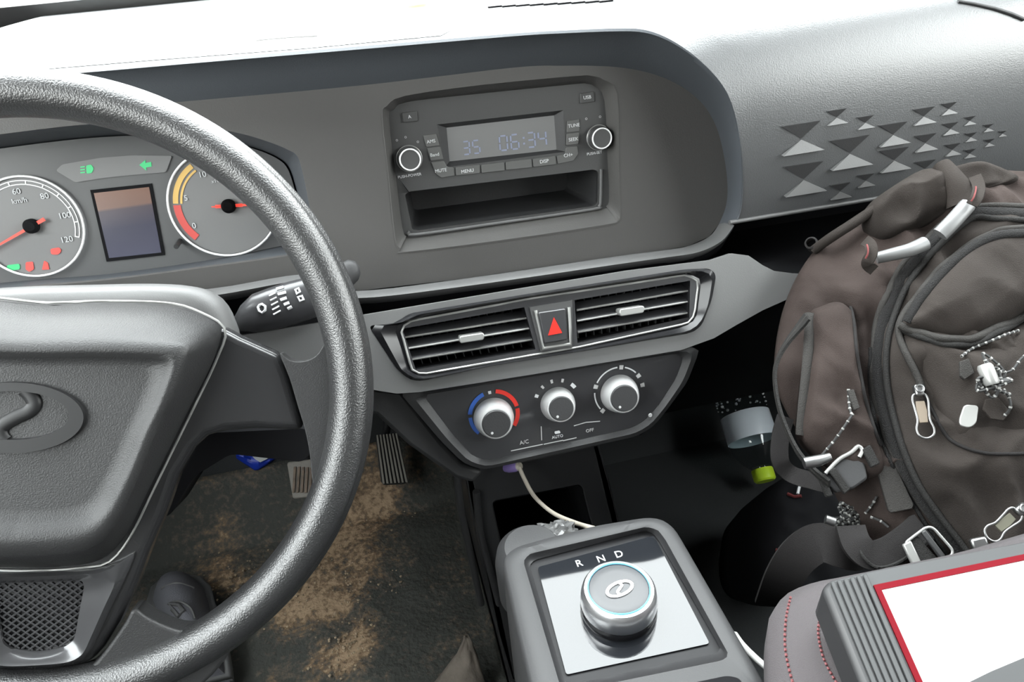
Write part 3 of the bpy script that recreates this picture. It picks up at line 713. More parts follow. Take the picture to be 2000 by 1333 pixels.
for c in ((799, 309), (1168, 268)):
    p = RP.at(*c); k = lathe('knob', p, RP.n, [(.0118, 0), (.0118, .002), (.0105, .003), (.0098, .010), (.0088, .012), (.0086, .0122), (.0086, .0116), (.0001, .0116)], 'radio', rad, 40)
    tube('knob_ring', [p + RP.n * .0118 + frame_of(RP.n)[0] * .0092 * math.cos(a * .1309) + frame_of(RP.n)[1] * .0092 * math.sin(a * .1309) for a in range(48)], .00075, 'ring', k, 6, True)
    tube('base_ring', [p + RP.n * .0022 + frame_of(RP.n)[0] * .0116 * math.cos(a * .1309) + frame_of(RP.n)[1] * .0116 * math.sin(a * .1309) for a in range(48)], .0005, 'silver', k, 6, True)
ptext('legend', 'PUSH-POWER', RP, (800, 343), 7.5, 'white', rad, .0001); ptext('legend', 'PUSH-SET', RP, (1161, 299), 7, 'white', rad, .0001)
for q in ((775, 273), (792, 267), (816, 276), (1145, 231), (1172, 227)): ptext('legend', 'o', RP, q, 9, 'greyprint', rad, .0001)
# storage pocket under the display
pk = RP.pts(R2(PK, 4)); c0 = sum(pk, V()) / len(pk)
deep = [c0 + (p - c0) * .9 - RP.n * .075 + V((0, 0, .004)) for p in pk]
loft('pocket', [pk, [p - RP.n * .004 for p in pk], deep], 'dark', rad, cap1=True, smooth=30)
tube('pocket_lip', cat([RP.at(a, b, .0006) for a, b in ((800, 452), (812, 458), (970, 436), (1155, 409), (1170, 402), (1173, 390), (1174, 330))], 4), .0016, 'trim', rad)

# ================================================================ VENTS AND HAZARD SWITCH
vp = thing('vent_panel', 'gloss black panel with two air vents and a red hazard switch', 'air vent')
LV = [(786, 642), (1024, 600), (1046, 682), (812, 722)]; RV = [(1122, 586), (1348, 548), (1346, 628), (1128, 670)]
HS = [(1034, 600), (1118, 586), (1118, 678), (1056, 686)]
VI = [(782, 641), (801, 627), (1037, 583), (1340, 537), (1364, 549), (1356, 616), (1345, 631), (1130, 678), (962, 707), (824, 731), (805, 725)]
outer3 = PV.pts(VFr, .0005); NV = 90
o_ = resample(outer3, NV, True); i_ = resample(PV.pts(R2(VI, 8), -.001), NV, True)
def align(A, B):
    cA = sum(A, V()) / len(A)
    k = min(range(len(B)), key=lambda j: (B[j] - A[0]).length); B = B[k:] + B[:k]
    if (B[5] - A[5]).length > (B[-5] - A[5]).length: B = [B[0]] + B[:0:-1]
    return B
i_ = align(o_, i_)
loft('outer_frame', [[p - PV.n * .012 for p in o_], o_, [a.lerp(b, .3) + PV.n * .004 for a, b in zip(o_, i_)], [a.lerp(b, .8) - PV.n * .001 for a, b in zip(o_, i_)], i_], 'gloss', vp, smooth=35)
tube('frame_bead', i_, .0011, 'silver', vp, 6, True)
holed('inner_plate', i_, [PV.pts(LV, -.001), PV.pts(RV, -.001)], -PV.n * .004, 'satin', vp)
for L, lines, tab in ((LV, [((790, 659), (1030, 621)), ((794, 681), (1036, 641)), ((801, 703), (1041, 663))], (922, 661)), (RV, [((1126, 606), (1344, 568)), ((1127, 627), (1345, 589)), ((1128, 649), (1345, 611))], (1235, 608))):
    q = PV.pts(L, -.001); dp = [p - PV.n * .05 for p in q]
    v_ = loft('vent', [q, dp], 'darker', vp, cap1=True, smooth=20)
    for a, b in lines:
        A, B = PV.at(*a, -.006), PV.at(*b, -.006); t = (B - A).normalized(); s = t.cross(PV.n); dn = (PV.n * -1 + V((0, 0, .35))).normalized()
        prism('slat', [A + s * .0013, B + s * .0013, B - s * .0013, A - s * .0013], dn * .014, 'satin', vp, bevel=.0005)
        tube('slat_edge', [A + PV.n * .0004, B + PV.n * .0004], .0008, 'silver', vp, 6)
    for k in range(1, 14):
        a = q[0].lerp(q[1], k / 14) - PV.n * .024; b = q[3].lerp(q[2], k / 14) - PV.n * .024; t = V((1, 0, 0))
        prism('blade', [a - t * .0005, a + t * .0005, b + t * .0005, b - t * .0005], -PV.n * .015, 'satin', vp)
    slab('vent_tab', PV, R2([(tab[0] - 24, tab[1] - 4), (tab[0] + 22, tab[1] - 11), (tab[0] + 25, tab[1] - 5), (tab[0] + 22, tab[1] + 3), (tab[0] - 22, tab[1] + 10), (tab[0] - 25, tab[1] + 3)], 3), .012, 'silver', vp, .003, bevel=.0008)
slab('switch_plate', PV, HS, .004, 'radio', vp, .0006)
tube('switch_border', [PV.at(a, b, .001) for a, b in ((1046, 606), (1054, 640), (1061, 680), (1114, 672), (1113, 640), (1111, 600))], .0016, 'silver', vp)
sw = slab('hazard_switch', PV, R2([(1051, 610), (1105, 602), (1109, 664), (1064, 672)], 4), .008, 'satin', vp, .0045, bevel=.0012)
slab('warning_triangle', PV, [(1082, 620), (1098, 650), (1071, 655)], .0012, 'red', sw, .0052)

# ================================================================ CLIMATE CONTROL PANEL
PC = Plane((.14, .553, -.37), (0, -.966, .26))
cp = thing('climate_panel', 'black climate control panel with three chrome-sided knobs below the vents', 'control panel')
CFo = [(778, 764), (1037, 728), (1345, 678), (1368, 680), (1343, 745), (1303, 800), (1278, 832), (1245, 852), (1000, 906), (945, 918), (905, 905), (860, 860)]
CFi = [(826, 772), (1037, 736), (1322, 690), (1336, 698), (1320, 740), (1288, 790), (1262, 820), (1235, 836), (1000, 889), (952, 901), (922, 890), (885, 850)]
A_ = resample(PC.pts(R2(CFo, 14), .001), 90, True); B_ = align(A_, resample(PC.pts(R2(CFi, 10), -.001), 90, True))
loft('panel_frame', [[p - PC.n * .05 for p in A_], A_, [a.lerp(b, .5) + PC.n * .003 for a, b in zip(A_, B_)], B_, [p - PC.n * .004 for p in B_]], 'dark', cp, smooth=45)
slab('panel_face', PC, R2(CFi, 10), .004, 'satin', cp, -.002)
HF = -.0016
KN = [((964, 815), .0182, (970, 829)), ((1089, 789), .0160, (1097, 799)), ((1209, 768), .0178, (1220, 779))]
for c, r, cc in KN:
    p = PC.at(*c, -.002); top = PC.at(*cc, .019); ax = (top - p).normalized()
    M['knobsilver'] = M.get('knobsilver') or mat('knob_silver', (.50, .50, .50), .3, metal=.35)
    k = lathe('knob', p, ax, [(r * 1.02, 0), (r * 1.02, .002), (r * .98, .006), (r * .84, .0165), (r * .78, .0185), (r * .71, .0188), (r * .69, .0178)], 'knobsilver', cp, 48, cap=False)
    lathe('knob_cap', p + ax * .0172, ax, [(r * .70, 0), (r * .70, .0022), (r * .66, .003)], 'dark', k, 40)
    d = (V((-.5, 0, -.8)) - ax * V((-.5, 0, -.8)).dot(ax)).normalized()
    lathe('knob_dot', p + ax * .0201 + d * r * .5, ax, [(.0012, 0), (.0012, .0004)], 'greyprint', k, 12)
def pa(nm, c, r0, r1, a0, a1, m, par=cp): return arc_band(nm, PC, c, r0, r1, a0, a1, m, par, HF + .0004, 24, .0003)
C1, C2, C3 = (965, 810), (1089, 786), (1209, 765)
pa('cold_arc', C1, 43, 51, 108, 168, 'blue'); pa('cold_arc', C1, 43, 50, 176, 222, 'blue'); pa('hot_arc', C1, 43, 51, 78, 10, 'redarc'); pa('hot_arc', C1, 43, 51, 4, -40, 'redarc'); pa('arc_dot', C1, 43, 49, 89, 96, 'white')
for a, w_ in ((152, 4), (125, 3), (98, 3), (70, 3), (38, 7)): pa('fan_mark', C2, 40, 47, a - w_, a + w_, 'white' if w_ > 3 else 'greyprint')
for a0, a1 in ((88, 148), (70, 40), (172, 214)): pa('air_arc', C3, 46, 48.5, a0, a1, 'white')
for a in (79, 30, 158, 222, 5): pa('air_symbol', C3, 43, 51, a - 5, a + 4, 'greyprint')
def pline(a, b, wd, m, nm='line'):
    A, B = PC.at(*a, HF + .0004), PC.at(*b, HF + .0004); s = (B - A).normalized().cross(PC.n) * wd
    return prism(nm, [A + s, B + s, B - s, A - s], -PC.n * .0003, m, cp)
for a, b in (((998, 881), (1060, 868)), ((1100, 861), (1126, 855)), ((1121, 832), (1145, 825)), ((1145, 825), (1172, 823)), ((1057, 833), (1058, 860)), ((1062, 868), (1100, 860))): pline(a, b, .0004, 'greyprint', 'button_outline')
ptext('legend', 'A/C', PC, (1024, 864), 11, 'greyprint', cp, HF + .0004, (1044, 860)); ptext('legend', 'OFF', PC, (1152, 841), 9, 'greyprint', cp, HF + .0004, (1172, 837))
ptext('legend', 'AUTO', PC, (1089, 853), 8, 'white', cp, HF + .0004, (1109, 849)); slab('button_symbol', PC, R2([(1083, 843), (1093, 841), (1095, 846), (1084, 848)], 2), .0003, 'white', cp, HF + .0005)
lathe('screw_cap', PC.at(1270, 811, .002), PC.n, [(.002, 0), (.0015, .001)], 'greyprint', cp, 14)
# lower dashboard panels under the trim
prism('knee_panel', PC.pts([(560, 720), (737, 758), (785, 764), (862, 862), (905, 907), (945, 922), (925, 945), (890, 935), (800, 872), (735, 812), (640, 790), (300, 830), (-300, 930), (-300, 800)], -.012), -PC.n * .06, 'dark', dash, bevel=.004)
prism('side_panel', PC.pts([(1345, 680), (1368, 684), (1343, 750), (1303, 806), (1250, 856), (1262, 800), (1320, 740)], -.006), -PC.n * .12, 'darker', dash, bevel=.003)
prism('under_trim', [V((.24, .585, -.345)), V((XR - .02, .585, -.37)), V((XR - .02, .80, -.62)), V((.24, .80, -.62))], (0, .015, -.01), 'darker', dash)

# ================================================================ CENTRE TOWER
TP = Plane((0, .600, -.5), (0, -1, 0))
tw = thing('centre_console', 'dark plastic console tower with an open storage niche below the climate panel', 'console')
NI = [(962, 980), (1135, 947), (1150, 1010), (1185, 1120), (1000, 1150)]
holed('front_panel', TP.pts([(905, 905), (945, 915), (1000, 905), (1170, 868), (1190, 940), (1240, 1130), (1275, 1260), (1000, 1330), (955, 1180), (920, 1000)]), [TP.pts(R2(NI, 10))], (0, .006, 0), 'dark', tw, bevel=.002)
ni = TP.pts(R2(NI, 10)); loft('niche', [ni, [p + V((0, .16, 0)) for p in ni]], 'darker', tw, cap1=True, smooth=20)
a, b, c, d = TP.at(905, 905), TP.at(1000, 1330), TP.at(1170, 868), TP.at(1275, 1260)
for nm, p, q in (('left_panel', a, b), ('right_panel', c, d)):
    prism(nm, [V((p.x, .60, p.z)), V((q.x, .60, FZ)), V((q.x, 1.02, FZ)), V((p.x, 1.02, p.z))], (.006 if nm[0] == 'l' else -.006, 0, 0), 'dark', tw)
for L in ([(893, 925), (900, 990), (918, 1080), (940, 1180)], [(930, 960), (938, 1040), (955, 1105), (975, 1180)]):
    tube('corner_bead', cat([YP(x, y, .596) for x, y in L], 4), .004, 'dark', tw)
# USB plug and cable
up_ = thing('usb_plug', 'small purple usb plug hanging below the climate panel', 'plug')
pa_, pb_ = YP(986, 915, .585), YP(1012, 911, .575)
tube('plug_body', [pa_, pa_.lerp(pb_, .3), pa_.lerp(pb_, .8), pb_], [.0035, .0050, .0052, .0045], 'purple', up_, 12)
tube('plug_collar', [pb_, pb_ + (pb_ - pa_) * .18], [.0046, .0036], 'cable', up_, 12)
BX = Plane((.123, .35, -.43), (0, -.055, .998))
cb = tube('charging_cable', cat([YP(1014, 912, .573), YP(1024, 935, .565), YP(1044, 970, .545), YP(1080, 1002, .515), YP(1125, 1022, .48), BX.at(1172, 1036, -.006), BX.at(1200, 1046, -.03)], 8), .0021, 'cable')
tag(cb, 'thin beige charging cable curving from the usb plug to the gear console', 'cable')

# ================================================================ GEAR SELECTOR CONSOLE
gc = thing('gear_console', 'grey gear console with glossy black plate and round selector knob', 'gear selector')
BO = [(986, 1092), (1010, 1070), (1090, 1048), (1165, 1029), (1262, 1013), (1292, 1016), (1316, 1034), (1340, 1075), (1487, 1331), (1560, 1470), (1080, 1490), (1041, 1331), (1010, 1200)]
BI = [(1022, 1096), (1034, 1082), (1262, 1029), (1285, 1035), (1300, 1055), (1424, 1280), (1412, 1290), (1108, 1352), (1094, 1340)]
BG = [(1034, 1104), (1044, 1094), (1260, 1037), (1276, 1042), (1288, 1058), (1408, 1268), (1400, 1276), (1112, 1338), (1102, 1330)]
bo = resample(BX.pts(R2(BO, 14)), 120, True); bi = align(bo, resample(BX.pts(R2(BI, 6), .001), 120, True)); bg3 = align(bo, resample(BX.pts(R2(BG, 5), -.005), 120, True))
cen = sum(bo, V()) / 120
def expand(L, k, dz): return [cen + (p - cen) * k + V((0, 0, dz)) for p in L]
skirt = [V((p.x, p.y, FZ)) for p in expand(bo, 1.05, 0)]
loft('console_body', [skirt, expand(bo, 1.045, -.05), expand(bo, 1.035, -.008), expand(bo, 1.02, -.001), bo, [a.lerp(b, .5) + BX.n * .0025 for a, b in zip(bo, bi)], bi], 'satin', gc, smooth=50)
M['satin2'] = mat('grey_console_plastic', (.034, .034, .035), .5, spec=.22, bump=.06, bscale=900)
bpy.data.objects['console_body'].data.materials[0] = M['satin2']
M['pborder0'] = mat('dark_bevel', (.02, .02, .021), .4, spec=.3)
loft('plate_bevel', [bi, [a.lerp(b, .35) - BX.n * .002 for a, b in zip(bi, bg3)], bg3], 'pborder0', gc, smooth=50)
GP = Plane(BX.p - BX.n * .005, BX.n)
M['plate'] = mat('piano_black_plate', (.010, .011, .013), .035, bump=.008, bscale=5, spec=.5, dist=.01)
slab('gloss_plate', GP, R2([(1050, 1108), (1277, 1046), (1386, 1257), (1106, 1318)], 6), .004, 'plate', gc, .0002)
M['pborder'] = mat('dark_plate_border', (.012, .012, .013), .5, spec=.15)
slab('plate_border', GP, R2(BG, 5), .004, 'pborder', gc, -.0012)
kp = GP.at(1208, 1190, 0)
kn = link(bpy.data.objects.new('selector_knob', None), gc)
lathe('knob_skirt', kp, GP.n, [(.0268, 0), (.0275, .003), (.0272, .006), (.0265, .008)], 'gloss', kn, 64)
lathe('knob_side', kp + GP.n * .007, GP.n, [(.0268, 0), (.0273, .002), (.0269, .009), (.0260, .0135), (.0243, .0156), (.0222, .0160)], 'chrome', kn, 64, cap=False)
M['bluering'] = mat('pale_blue_ring', (.10, .30, .45), .3, emit=(.2, .6, .9), estr=.2)
tube('glow_ring', [kp + GP.n * .0230 + frame_of(GP.n)[0] * .0218 * math.cos(a * .1309) + frame_of(GP.n)[1] * .0218 * math.sin(a * .1309) for a in range(48)], .0007, 'bluering', kn, 6, True)
M['ktop'] = mat('pale_satin_knob_top', (.055, .056, .059), .4, spec=.3)
lathe('knob_top', kp + GP.n * .0208, GP.n, [(.0215, 0), (.0213, .0014), (.0206, .0018), (.0150, .0019), (.0001, .0020)], 'ktop', kn, 64)
# emblem on the knob: an oval ring with an S-shaped bar
M['glow'] = mat('lit_emblem', (.9, .9, .9), .3, emit=(1, 1, .98), estr=.8)
kc = kp + GP.n * .0236; ku, kv, _ = frame_of(GP.n); ku = (ku + kv * .22).normalized(); kv = GP.n.cross(ku)
kc = kc - kv * .001
tube('knob_emblem', [kc + ku * .0098 * math.cos(a * .1963) + kv * .0052 * math.sin(a * .1963) for a in range(32)], .0011, 'glow', kn, 6, True, flat=.0005, updir=GP.n)
tube('knob_emblem', cat([kc + ku * .002 + kv * .005, kc + ku * .003 + kv * .002, kc, kc - ku * .003 - kv * .002, kc - ku * .002 - kv * .005], 4), .0010, 'glow', kn, 6, flat=.0005, updir=GP.n)
for s_, q in (('R', (1131, 1101)), ('N', (1174, 1092)), ('D', (1209, 1083))): ptext('gear_letter', s_, GP, q, 22, 'white', gc, .0004, (q[0] + 20, q[1] - 5))
# shallow tray behind the plate, mostly below the picture
slab('tray', BX, R2([(1150, 1420), (1160, 1375), (1420, 1320), (1445, 1325), (1500, 1440)], 10), .004, 'darker', gc, .003)
# cup lid and crumpled film behind the console
cu_ = lathe('cup_lid', BX.at(1040, 1098, -.035), V((0, -.1, 1)), [(.030, -.04), (.031, 0), (.029, .012), (.022, .020), (.0001, .023)], 'satin2', None, 40); tag(cu_, 'rounded grey lid tucked behind the gear console', 'lid')
M['film'] = mat('crumpled_dark_film', (.07, .07, .07), .25)
bm = bmesh.new(); bmesh.ops.create_icosphere(bm, subdivisions=4, radius=.016)
cc_ = BX.at(1088, 1052, -.03)
for v_ in bm.verts:
    n_ = v_.co.normalized(); v_.co = cc_ + V((v_.co.x * 1.3, v_.co.y, v_.co.z * .9)) * (1 + .35 * noise.noise(n_ * 3) - .25 * abs(noise.noise(n_ * 7)))
o = finish('plastic_wrap', bm, 'film', None, 25); tag(o, 'crumpled dark plastic wrap beside the grey lid', 'wrapper')
# white cable right of the console
wc = tube('white_cable', cat([BX.at(1436, 1240, -.05), BX.at(1452, 1262, -.03), BX.at(1480, 1290, -.02), BX.at(1515, 1320, -.02), BX.at(1545, 1352, -.03)], 8), .0024, 'wcable'); tag(wc, 'white cable running between gear console and passenger seat', 'cable')
# ================================================================ STEERING WHEEL
WC = V((-.22401, .46194, -.24317)); WN = V((.02711, -.90048, .43404)).normalized()
PW = Plane(WC, WN); WU = (V((1, 0, 0)) - WN * WN.x).normalized(); WV = WN.cross(WU)
if WV.z < 0: WV = -WV
ta = math.radians(12); WU, WV = WU * math.cos(ta) - WV * math.sin(ta), WV * math.cos(ta) + WU * math.sin(ta)   # the wheel is turned a little
WR, WT = .195, .0154
sw_ = thing('steering_wheel', 'black grained steering wheel with oval emblem on its centre pad', 'steering wheel')
bm = bmesh.new(); R = []; NA, NB = 160, 36
for i in range(NA):
    a = i * 2 * math.pi / NA; d = WU * math.cos(a) + WV * math.sin(a); ring = []
    for k in range(NB):
        t = k * 2 * math.pi / NB; rr = WT * (1 - .13 * math.exp(-((t - .42) / .20) ** 2)) ; ring.append(bm.verts.new(WC + d * (WR + math.cos(t) * rr) + WN * math.sin(t) * rr * 1.05))
    R.append(ring)
for i in range(NA):
    a, b = R[i], R[(i + 1) % NA]
    for k in range(NB): bm.faces.new((a[k], a[(k + 1) % NB], b[(k + 1) % NB], b[k]))
finish('rim', bm, 'leather', sw_, 180)
def uv(x, y, h): q = PW.at(x, y, h) - WC; return q.dot(WU), q.dot(WV)
def W(u, v, h): return WC + WU * u + WV * v + WN * h
def half(L, h, mirror=True):
    """outline given by its right half in pixels (top centre to bottom centre), mirrored about the wheel's axis"""
    P = [uv(x, y, h) for x, y in L]; P = [(max(0, u), v) for u, v in P]
    return [W(u, v, h) for u, v in P] + [W(-u, v, h) for u, v in P[::-1] if u > 1e-4]
def mir(P): return [W(-(p - WC).dot(WU), (p - WC).dot(WV), (p - WC).dot(WN)) for p in P]
SPK = [(85, 640), (300, 640), (437, 640), (470, 658), (548, 692), (562, 730), (580, 790), (594, 842), (500, 838), (440, 842), (405, 852), (380, 874), (347, 928), (322, 1000), (290, 1075), (262, 1150), (230, 1219), (200, 1268), (172, 1300), (85, 1318)]
prism('spoke_frame', half(SPK, -.002), -WN * .022, 'insert', sw_, bevel=.006, seg=4)
R0 = [(60, 596), (200, 594), (325, 598), (385, 614), (430, 640), (415, 705), (375, 785), (330, 875), (290, 955), (250, 1035), (210, 1085), (165, 1102), (60, 1110)]
R1 = [(30, 668), (200, 667), (325, 670), (362, 678), (362, 694), (337, 769), (311, 825), (281, 900), (259, 956), (232, 1012), (199, 1057), (150, 1076), (30, 1084)]
R2_ = [(30, 690), (200, 690), (316, 694), (336, 704), (332, 730), (305, 800), (280, 850), (258, 905), (230, 960), (203, 1003), (155, 1030), (30, 1040)]
def rs(L, h, n=110): return resample(cat(half(L, h), 5, True), n, True)
def polar(P, c, n=160):
    """resample a star-shaped ring at equal angles about c so that nested rings match"""
    Q = [((p - c).dot(WU), (p - c).dot(WV), (p - c).dot(WN)) for p in P]; out = []
    for k in range(n):
        a = 2 * math.pi * k / n; dx, dy = math.cos(a), math.sin(a); best = None
        for i in range(len(Q)):
            (x0, y0, z0), (x1, y1, z1) = Q[i - 1], Q[i]; f0, f1 = dx * y0 - dy * x0, dx * y1 - dy * x1
            if (f0 <= 0 < f1) or (f1 <= 0 < f0):
                t = f0 / (f0 - f1); x, y, z = x0 + (x1 - x0) * t, y0 + (y1 - y0) * t, z0 + (z1 - z0) * t
                r = x * dx + y * dy
                if r > 0 and (best is None or r > best[0]): best = (r, z)
        out.append(c + (WU * dx + WV * dy) * best[0] + WN * best[1] if best else c)
    return out
def lerp2(A, B, t, dh=0): return [a.lerp(b, t) + WN * dh for a, b in zip(A, B)]
r0, r1, r2 = rs(R0, .001), rs(R1, .036), rs(R2_, .0385)
cw = W(0, -.012, 0); r0, r1, r2 = polar(r0, cw), polar(r1, cw), polar(r2, cw)
cc = sum(r2, V()) / len(r2); r3 = [cc + (p - cc) * .945 - WN * .0060 for p in r2]
loft('airbag_cover', [[p - WN * .02 for p in r0], r0, lerp2(r0, r1, .5, .004), lerp2(r0, r1, .88, .002), r1, lerp2(r1, r2, .5, .0008), r2, r3, [cc + (p - cc) * .8 - WN * .0064 for p in r2], [cc + (p - cc) * .4 - WN * .0062 for p in r2]], 'bagpad', sw_, cap1=True, smooth=180)
tube('gap_highlight', [p + WN * .0 for p in rs([(60, 590), (200, 588), (330, 592), (392, 610), (440, 643), (424, 700), (384, 785), (338, 878), (298, 960), (256, 1045), (216, 1096), (170, 1108), (60, 1115)], -.001)], .0009, 'silver', sw_, 6, True)  # thin highlight along the cover's gap, put in as a silver tube
M['emb'] = mat('smooth_dark_emblem', (.013, .013, .0135), .45, spec=.3)
# emblem: oval band and S-shaped divider
HE = .0322
ec = PW.at(28, 815, HE)
def epx(x, y, h=HE): return PW.at(x, y, h)
eo = [epx(28 + 141 * math.cos(a * .0982), 815 + 70 * math.sin(a * .0982)) for a in range(64)]
ei = [epx(28 + 109 * math.cos(a * .0982), 810 + 46 * math.sin(a * .0982)) for a in range(64)]
loft('emblem_ring', [[p - WN * .001 for p in eo], [p + WN * .0035 for p in [a.lerp(b, .06) for a, b in zip(eo, ei)]], [a.lerp(b, .94) + WN * .0035 for a, b in zip(eo, ei)], [p - WN * .001 for p in ei]], 'emb', sw_, smooth=30)
es = cat([epx(x, y, HE + .001) for x, y in ((48, 762), (60, 775), (66, 790), (55, 804), (34, 814), (12, 826), (0, 838), (2, 853), (10, 862))], 6)
tube('emblem_bar', es, .0042, 'emb', sw_, 10, flat=.0018, updir=WN)
# silver lower spoke with perforated grille
S0 = [(60, 1117), (187, 1110), (235, 1094), (262, 1078), (246, 1124), (212, 1194), (182, 1260), (167, 1284), (142, 1299), (60, 1306)]
S1 = [(60, 1128), (160, 1124), (190, 1128), (215, 1140), (196, 1190), (172, 1245), (158, 1272), (130, 1284), (60, 1290)]
S2 = [(60, 1137), (150, 1134), (161, 1138), (164, 1148), (157, 1184), (146, 1243), (136, 1257), (119, 1266), (60, 1275)]
s0, s1, s2 = rs(S0, .0005), rs(S1, .006), rs(S2, .001); sc0 = sum(s2, V()) / len(s2); s0, s1, s2 = polar(s0, sc0), polar(s1, sc0), polar(s2, sc0)
loft('spoke_insert', [[p - WN * .004 for p in s0], s0, lerp2(s0, s1, .6, .003), s1, lerp2(s1, s2, .5, -.001), s2, [p - WN * .004 for p in s2]], 'silvspoke', sw_, smooth=60)
prism('grille_back', [p - WN * .003 for p in s2], -WN * .001, 'darker', sw_)
bm = bmesh.new(); c2 = [((p - WC).dot(WU), (p - WC).dot(WV)) for p in s2]
us = [a for a, b in c2]; vs_ = [b for a, b in c2]; pitch = .0044
def inside(u, v):
    r = False; j = len(c2) - 1
    for i in range(len(c2)):
        (a, b), (c, d) = c2[i], c2[j]
        if (b > v) != (d > v) and u < (c - a) * (v - b) / (d - b) + a: r = not r
        j = i
    return r
def clipbars(ang):
    du, dv = math.cos(ang), math.sin(ang); nu, nv = -dv, du
    for k in range(-70, 70):
        o = k * pitch * .78; run = None; cu0 = (min(us) + max(us)) / 2; cv0 = (min(vs_) + max(vs_)) / 2
        for s in range(-110, 111):
            t = s * .0012; u, v = cu0 + nu * o + du * t, cv0 + nv * o + dv * t; ins = inside(u, v)
            if ins and run is None: run = (u, v)
            if run and (not ins or s == 110):
                A, B = W(run[0], run[1], -.0012), W(u, v, -.0012)
                if (B - A).length > .003: tube_bm(bm, [A, B], .00068, 5)
                run = None
clipbars(math.radians(38)); clipbars(math.radians(142))
o = finish('grille_mesh', bm, 'silvspoke', sw_, 60); o['kind'] = 'stuff'
# grained pads joining spokes and rim
PADR = [(546, 690), (566, 704), (592, 706), (616, 696), (632, 672), (642, 630), (672, 560), (700, 650), (706, 760), (700, 850), (676, 940), (640, 990), (618, 985), (610, 940), (605, 888), (596, 842), (582, 795), (565, 738)]
pr_ = [PW.at(x, y, .004) for x, y in PADR]
prism('spoke_pad', cat(pr_, 3, True), -WN * .020, 'bagpad', sw_, bevel=.009, seg=5); prism('spoke_pad', mir(cat(pr_, 3, True))[::-1], -WN * .020, 'bagpad', sw_, bevel=.009, seg=5)
PADB = [(60, 1332), (150, 1318), (182, 1298), (212, 1262), (242, 1219), (260, 1190), (285, 1206), (322, 1224), (362, 1234), (410, 1222), (470, 1200), (440, 1290), (330, 1380), (60, 1450)]
prism('lower_pad', cat(half(PADB, .004), 3, True), -WN * .020, 'bagpad', sw_, bevel=.009, seg=5)
lathe('wheel_boss', WC - WN * .10, WN, [(.045, 0), (.055, .05), (.06, .08)], 'dark', sw_, 32)
# column shroud
sh = thing('column_shroud', 'smooth grey steering column shroud behind the wheel centre', 'column cover')
pillow('upper_cover', cat(PW.pts([(-250, 600), (-100, 572), (40, 560), (180, 556), (300, 554), (380, 560), (425, 582), (450, 622), (462, 680), (440, 800), (300, 900), (-250, 900)], -.05), 4, True), WN, .012, .10, 'trim', sh, rings=10, N=100)
prism('lower_cover', PW.pts(R2([(300, 850), (600, 836), (612, 880), (592, 903), (450, 887), (380, 930), (330, 1010), (150, 1010)], 14), -.04), -WN * .05, 'darker', sh, bevel=.004)
# wiper stalk
st = thing('wiper_stalk', 'black wiper stalk with white wiper symbols behind the wheel rim', 'stalk')
axp = [(452, 640, 8, 8), (475, 622, 26, 14), (500, 612, 38, 20), (530, 604, 41, 22), (570, 592, 42, 22), (610, 580, 40, 20), (640, 562, 34, 17), (665, 545, 29, 14), (685, 532, 25, 13), (697, 528, 18, 10), (703, 527, 7, 5)]
SY = Plane((0, .575, -.27), (0, -.93, .36)); rows = []
svd = (V((0, 0, 1)) - SY.n * SY.n.z).normalized(); scp = []
for x, y, ry, rz in axp:
    c = SY.at(x, y); k = (SY.at(x, y + 10) - c).length / 10
    rows.append([c + svd * math.cos(t * .2618) * ry * k + SY.n * math.sin(t * .2618) * rz * k * 1.1 for t in range(24)])
sk = loft('stalk_body', rows, 'satin', st, cap0=True, cap1=True, smooth=60); stT = bvh([sk])
rows_c = rows[-5:]; loft('stalk_tip', [[c + (p - c) * 1.015 for p in r] for r in rows_c for c in [sum(r, V()) / 24]], 'satin2', st, cap0=True, cap1=True)
def mark(P, r, par, m='white', closed=False, nm='symbol'):
    q = [on(stT, x, y, .0003) for x, y in P]; q = [a for a in q if a]
    if len(q) > 1: tube(nm, q, r, m, par, 6, closed)
mark([(512, 594), (518, 598), (518, 606), (512, 611), (506, 607), (504, 600), (507, 596)], .0011, st, closed=True)
for k in range(5): mark([(526 + k * 2.0, 580 + k * 8 - (2 - k)), (538 + k * 2.5, 572 + k * 8.6)], .0007, st)
for x, y, w_, in ((547, 563, 7), (551, 573, 8), (554, 584, 6), (560, 593, 5), (566, 601, 4)): mark([(x - w_, y + 2), (x + w_, y - 2)], .0013, st)
mark([(577, 566), (583, 563), (586, 570), (580, 574)], .0011, st, closed=True); mark([(582, 580), (590, 578), (593, 585), (586, 588)], .0011, st, closed=True)

# ================================================================ PEDALS, SHOE, SMALL THINGS ON THE FLOOR
def toe_at(x, y, h): return toe.at(x, y, h)
pd = thing('accelerator_pedal', 'long ribbed grey accelerator pedal to the right of the steering wheel rim', 'pedal')
AP = Plane(toe.p + toe.n * .07, toe.n)
ac = [(733, 850), (776, 846), (797, 940), (790, 946), (750, 948), (744, 942)]
prism('pedal_pad', AP.pts(R2(ac, 4)), -AP.n * .012, 'pedald', pd, bevel=.002)
for k in range(7):
    t = (k + .35) / 7; t1 = (k + .95) / 7
    prism('rib', [AP.at(733 + 43 * t, 850 - 4 * t, .0003), AP.at(733 + 43 * t1, 850 - 4 * t1, .0003), AP.at(745 + 52 * t1, 945 - 3 * t1, .0003), AP.at(745 + 52 * t, 945 - 3 * t, .0003)], AP.n * .004, 'pedal', pd, bevel=.0008)
tube('pedal_arm', [AP.at(752, 856, -.012), AP.at(756, 830, -.03), AP.at(750, 790, -.02)], .007, 'dark', pd, 8)
bp_ = thing('brake_pedal', 'dusty metal brake pedal seen just inside the wheel rim', 'pedal')
bq = [(560, 903), (640, 893), (652, 965), (572, 975)]
